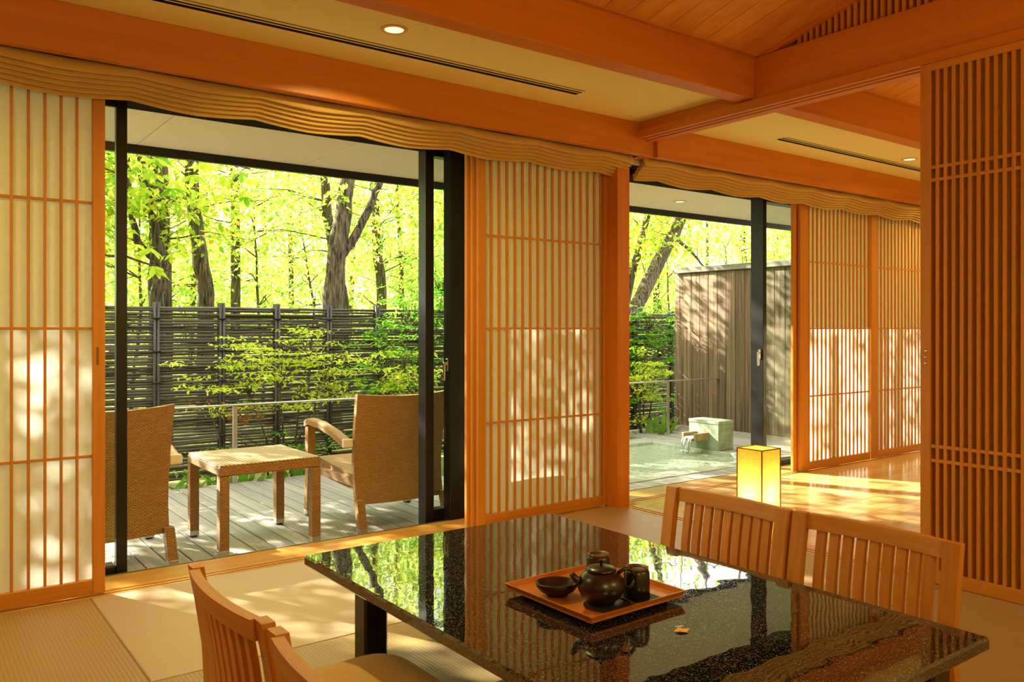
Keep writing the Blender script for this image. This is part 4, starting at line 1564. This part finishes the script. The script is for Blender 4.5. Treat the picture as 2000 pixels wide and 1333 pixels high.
# background wood
rg = random.Random(5)
spots = []
for k in range(42):
    row_ = k % 3
    y = (15.5, 19.5, 25.0)[row_] + rg.uniform(-1.2, 1.2)
    x = -1.5 + (k // 3) * ((1.55, 2.2, 3.1)[row_]) + rg.uniform(-0.5, 0.5) + (0, 1.0, 2.0)[row_]
    spots.append((x, y, row_))
for k, (x, y, row_) in enumerate(spots):
    g0 = zg(y)
    hh = rg.uniform(5.5, 7.5) + row_
    rr_ = (1.7, 2.3, 3.0)[row_]
    tree('woodland_tree', ('yellow green leafy tree in the nearest row of the sunlit wood', 'pale leafy tree in the middle depth of the sunlit wood', 'tall pale tree at the very back of the sunlit wood')[row_], [(x, y, g0 - 0.1), (x + rg.uniform(-.15, .15), y, g0 + 2.5), (x + rg.uniform(-.3, .3), y, g0 + hh)], [0.06 + .015 * row_, 0.05 + .015 * row_, 0.02],
         [(x, y, g0 + 0.4, g0 + 2.6, rr_ * 0.95, rr_ * .7, 36), (x, y, g0 + 2.4, g0 + hh * 0.85, rr_, rr_ * .8, 42)], 46, (0.32, 0.38, 0.5)[row_], (0.13, 0.16, 0.20)[row_], M['leaf_far'], 100 + k, group=('nearest row of woodland trees', 'middle depth woodland trees', 'rearmost woodland trees')[row_], twig=row_ == 0)


# shrubs between deck and fence
def shrub(name, label, base, stems, clusters, per, rad, L, mat, seed, W=0.5, flat=0.16, cat='shrub', r0=0.004):
    r = thing(name, label, cat, base)
    sm_ = MB()
    pts_all = []
    for st_ in stems:
        pts = [Vector(p) - Vector(base) for p in st_]
        sm_.tube(pts, [0.013 - 0.009 * i / (len(pts) - 1) for i in range(len(pts))], 6)
        pts_all += pts
    sm_.build('stem', M['bark'], r)
    cl = [tuple(Vector(c) - Vector(base)) for c in clusters]
    twigs(r, pts_all, cl, seed, r0=r0, name='twigs')
    foliage(r, cl, per, rad, L, W, mat, seed, flat, droop=0.18, tilt=0.3)
    return r


G = -0.32
rg = random.Random(21)
# low yellow-green maple in the middle
cl = []
for (x, y, z, n, sx, sz) in ((2.62, 7.35, 1.04, 8, 0.24, 0.06), (3.2, 7.4, 1.12, 6, 0.30, 0.08), (2.95, 7.35, 0.90, 30, 0.48, 0.06), (2.85, 7.3, 0.76, 14, 0.55, 0.04), (2.3, 7.3, 0.68, 7, 0.26, 0.03), (3.35, 7.4, 0.58, 9, 0.40, 0.05), (2.65, 7.3, 0.50, 9, 0.40, 0.04)):
    for _ in range(n):
        cl.append((x + rg.gauss(0, sx * .7), y + 0.22 + rg.gauss(0, 0.13), z + rg.gauss(0, sz * .7)))
shrub('maple_shrub', 'airy yellow green maple shrub in front of the middle of the fence', (2.95, 7.57, G),
      [[(2.95, 7.57, G), (2.93, 7.57, 0.2), (2.9, 7.57, 0.62), (2.95, 7.62, 1.0)], [(3.0, 7.58, G), (3.06, 7.58, 0.15), (3.1, 7.57, 0.6), (3.2, 7.58, 0.95)], [(2.9, 7.55, G), (2.75, 7.55, 0.2), (2.6, 7.55, 0.6)], [(3.05, 7.52, G), (3.2, 7.52, 0.3), (3.3, 7.57, 0.7)]],
      cl, 26, 0.075, 0.052, M['leaf_maple'], 31)
# darker green maple right of it
cl = []
for (x, y, z, n, sx, sz) in ((4.35, 7.9, 1.15, 26, 0.35, 0.20), (4.2, 7.8, 0.85, 20, 0.40, 0.12), (4.75, 7.9, 1.5, 24, 0.40, 0.18), (4.1, 7.7, 0.6, 12, 0.3, 0.08), (5.2, 8.0, 1.3, 22, 0.40, 0.3), (4.95, 7.95, 1.75, 30, 0.36, 0.22)):
    for _ in range(n):
        cl.append((x + rg.gauss(0, sx * .7), y + rg.gauss(0, 0.16), z + rg.gauss(0, sz * .7)))
shrub('maple_shrub', 'fresh green maple growing over the fence behind the right armchair', (4.5, 7.85, G),
      [[(4.5, 7.85, G), (4.5, 7.85, 0.5), (4.4, 7.85, 1.2)], [(4.55, 7.85, G), (4.7, 7.85, 0.7), (4.9, 7.9, 1.6)], [(4.5, 7.8, G), (4.3, 7.8, 0.4), (4.1, 7.75, 0.7)]],
      cl, 28, 0.085, 0.055, M['leaf_green'], 32)
cl = [(4.2 + rg.gauss(0, 0.32), 7.5 + rg.gauss(0, .14), 0.68 + rg.gauss(0, 0.12)) for _ in range(34)] + [(4.5 + rg.gauss(0, 0.3), 7.5, 0.3 + rg.gauss(0, .18)) for _ in range(20)]
shrub('leafy_shrub', 'pale sunlit shrub just above the right armchair', (4.3, 7.5, G), [[(4.3, 7.5, G), (4.25, 7.5, 0.4), (4.2, 7.5, 0.8)], [(4.35, 7.5, G), (4.3, 7.5, 0.5)]],
      cl, 24, 0.08, 0.06, M['leaf_maple'], 33)
cl = [(2.9 + rg.gauss(0, 0.45), 7.42 + rg.gauss(0, .07), 0.03 + rg.gauss(0, 0.10)) for _ in range(30)]
shrub('leafy_shrub', 'low dark green fern like shrub behind the handrail', (2.75, 7.42, G), [[(2.75, 7.42, G), (2.7, 7.42, 0.1)], [(2.8, 7.42, G), (3.0, 7.42, 0.15)]],
      cl, 20, 0.08, 0.045, M['leaf_green'], 34)
cl = [(2.35 + rg.gauss(0, 0.2), 7.4 + rg.gauss(0, .06), 0.47 + rg.gauss(0, 0.05)) for _ in range(12)]
shrub('dry_shrub', 'dry brown leaved shrub under the handrail beside the left armchair', (2.25, 7.42, G), [[(2.25, 7.42, G), (2.3, 7.42, 0.2), (2.2, 7.42, 0.5)], [(2.28, 7.42, G), (2.45, 7.42, 0.45)]],
      cl, 12, 0.07, 0.045, M['leaf_brown'], 35)
# garden beside the bath
cl = [(8.6 + rg.gauss(0, 0.55), 8.22 + rg.gauss(0, .02), 1.0 + rg.gauss(0, 0.30)) for _ in range(90)] + [(8.3 + rg.gauss(0, 0.4), 8.2, 0.4 + rg.gauss(0, .25)) for _ in range(40)]
shrub('leafy_shrub', 'dense green shrub in the gap between wooden post and plank wall', (8.4, 8.2, G), [[(8.4, 8.2, G), (8.4, 8.2, 0.6), (8.5, 8.2, 1.2)], [(8.45, 8.2, G), (8.7, 8.2, 0.8)], [(8.35, 8.2, G), (8.1, 8.2, 0.5)]],
      cl, 28, 0.065, 0.06, M['leaf_green'], 36)
cl = [(7.75 + rg.gauss(0, 0.25), 7.55 + rg.gauss(0, .12), 0.55 + rg.gauss(0, 0.22)) for _ in range(34)]
shrub('leafy_shrub', 'pale blossoming shrub at the bath railing', (7.7, 7.58, G), [[(7.7, 7.58, G), (7.7, 7.58, 0.3), (7.75, 7.55, 0.75)], [(7.73, 7.55, G), (7.6, 7.55, 0.4)]],
      cl, 24, 0.09, 0.065, M['leaf_maple'], 37)


def strap_plant(name, label, x, y, n, L, seed, spread=0.25, mat='leaf_hosta'):
    rg_ = random.Random(seed)
    r = thing(name, label, 'plant', (x, y, G))
    for k in range(n):
        az = rg_.uniform(0, 6.283)
        l = L * rg_.uniform(0.7, 1.15)
        w_ = l * rg_.uniform(0.07, 0.11)
        ox, oy = rg_.uniform(-spread, spread), rg_.uniform(-spread * .4, spread * .4)
        out = rg_.uniform(0.35, 0.8)
        f = MB()
        vs = []
        for t, ww in ((0, 0.15), (0.3, 0.8), (0.6, 1.0), (0.85, 0.55), (1.0, 0.02)):
            rad = out * l * t
            z = l * (t * 1.05 - 0.55 * t * t * out)
            cx, cy_ = ox + rad * math.cos(az), oy + rad * math.sin(az)
            px, py = -math.sin(az) * ww * w_, math.cos(az) * ww * w_
            vs += [(cx - px, cy_ - py, z + 0.01 * ww), (cx, cy_, z - 0.006), (cx + px, cy_ + py, z + 0.01 * ww)]
        fs = []
        for i in range(4):
            a_ = i * 3
            fs += [(a_, a_ + 1, a_ + 4, a_ + 3), (a_ + 1, a_ + 2, a_ + 5, a_ + 4)]
        f.add(vs, fs, True)
        f.build('leaf', M['leaf_green' if k % 3 == 0 else mat], r)
    return r


for k, (x, y) in enumerate(((1.65, 7.42), (2.05, 7.4), (2.5, 7.42), (3.0, 7.4), (3.5, 7.42), (3.95, 7.42))):
    strap_plant('broadleaf_plant', ('broad leaved low plant behind the deck beside the left armchair', 'broad leaved low plant behind the deck just right of the left armchair', 'broad leaved low plant behind the railing post', 'broad leaved low plant behind the deck under the side table top', 'broad leaved low plant left of the right armchair', 'broad leaved low plant behind the right armchair seat')[k], x, y, 15, 0.32, 50 + k, 0.24)
for k, (x, y) in enumerate(((7.9, 7.42), (8.25, 7.6), (8.45, 8.0))):
    strap_plant('broadleaf_plant', ('broad leaved green plant left of the bath railing post', 'broad leaved green plant right of the bath railing post', 'broad leaved green plant at the foot of the plank wall')[k], x, y, 16, 0.40, 70 + k, 0.2)

# large oak leaves hanging close in front of the trunks at the top left
ob = tree('chestnut_sapling', 'overhanging branch tree with large hand shaped leaf sprays at top left', [(0.6, 9.6, G), (0.65, 9.6, 1.6), (0.8, 9.5, 2.7), (1.3, 9.4, 3.15), (2.2, 9.3, 3.2), (3.2, 9.25, 3.0)], [0.07, 0.06, 0.05, 0.035, 0.02, 0.008],
          [(0.8, 9.4, 2.6, 3.6, 0.9, 0.5, 14)], 20, 0.2, 0.13, M['leaf_oak'], 61,
          extra=[([(0.7, 9.55, 1.7), (1.3, 9.4, 1.95), (1.9, 9.3, 1.95), (2.4, 9.3, 1.8)], [0.03, 0.02, 0.014, 0.006])])


def big_leaf(L, W):
    f = MB()
    vs = []
    for t, ww in ((0, 0.05), (0.3, 0.6), (0.65, 1.0), (0.88, 0.6), (1.0, 0.02)):
        z = -0.25 * L * t * t
        vs += [(-ww * W, L * t, z + 0.12 * W * ww), (0, L * t, z), (ww * W, L * t, z + 0.12 * W * ww)]
    fs = []
    for i in range(4):
        a_ = i * 3
        fs += [(a_, a_ + 1, a_ + 4, a_ + 3), (a_ + 1, a_ + 2, a_ + 5, a_ + 4)]
    return f.add(vs, fs, True)


bl = [big_leaf(0.17, 0.032).mesh('leaf', M['leaf_oak']), big_leaf(0.14, 0.03).mesh('leaf', M['leaf_maple']), big_leaf(0.15, 0.032).mesh('leaf', M['leaf_green'])]
bb = big_leaf(0.15, 0.034).mesh('leaf', M['leaf_brown'])
rg = random.Random(77)
base = Vector((0.6, 9.6, G))
for k in range(44):
    if k % 3:
        t = rg.random()
        q = Vector((1.3 + 2.1 * t, 9.3 + rg.uniform(-.2, .2), 3.2 - 0.25 * t + rg.uniform(-0.45, 0.12)))
    else:
        t = rg.random()
        q = Vector((1.0 + 1.5 * t, 9.3 + rg.uniform(-.15, .15), 1.95 + rg.uniform(-0.22, 0.15)))
    brown = k in (7, 25)
    n_ = rg.randrange(5, 8)
    a0 = rg.uniform(0, 6.28)
    me_ = bb if brown else bl[rg.choice((0, 0, 1, 2))]
    for i in range(n_):
        o = link('leaf', me_, ob, q - base)
        o.rotation_euler = (rg.uniform(-0.6, -0.1), rg.uniform(-.4, .4), a0 + i * 6.283 / n_ + rg.uniform(-.2, .2))
        if brown:
            o['label'] = 'withered brown leaf'
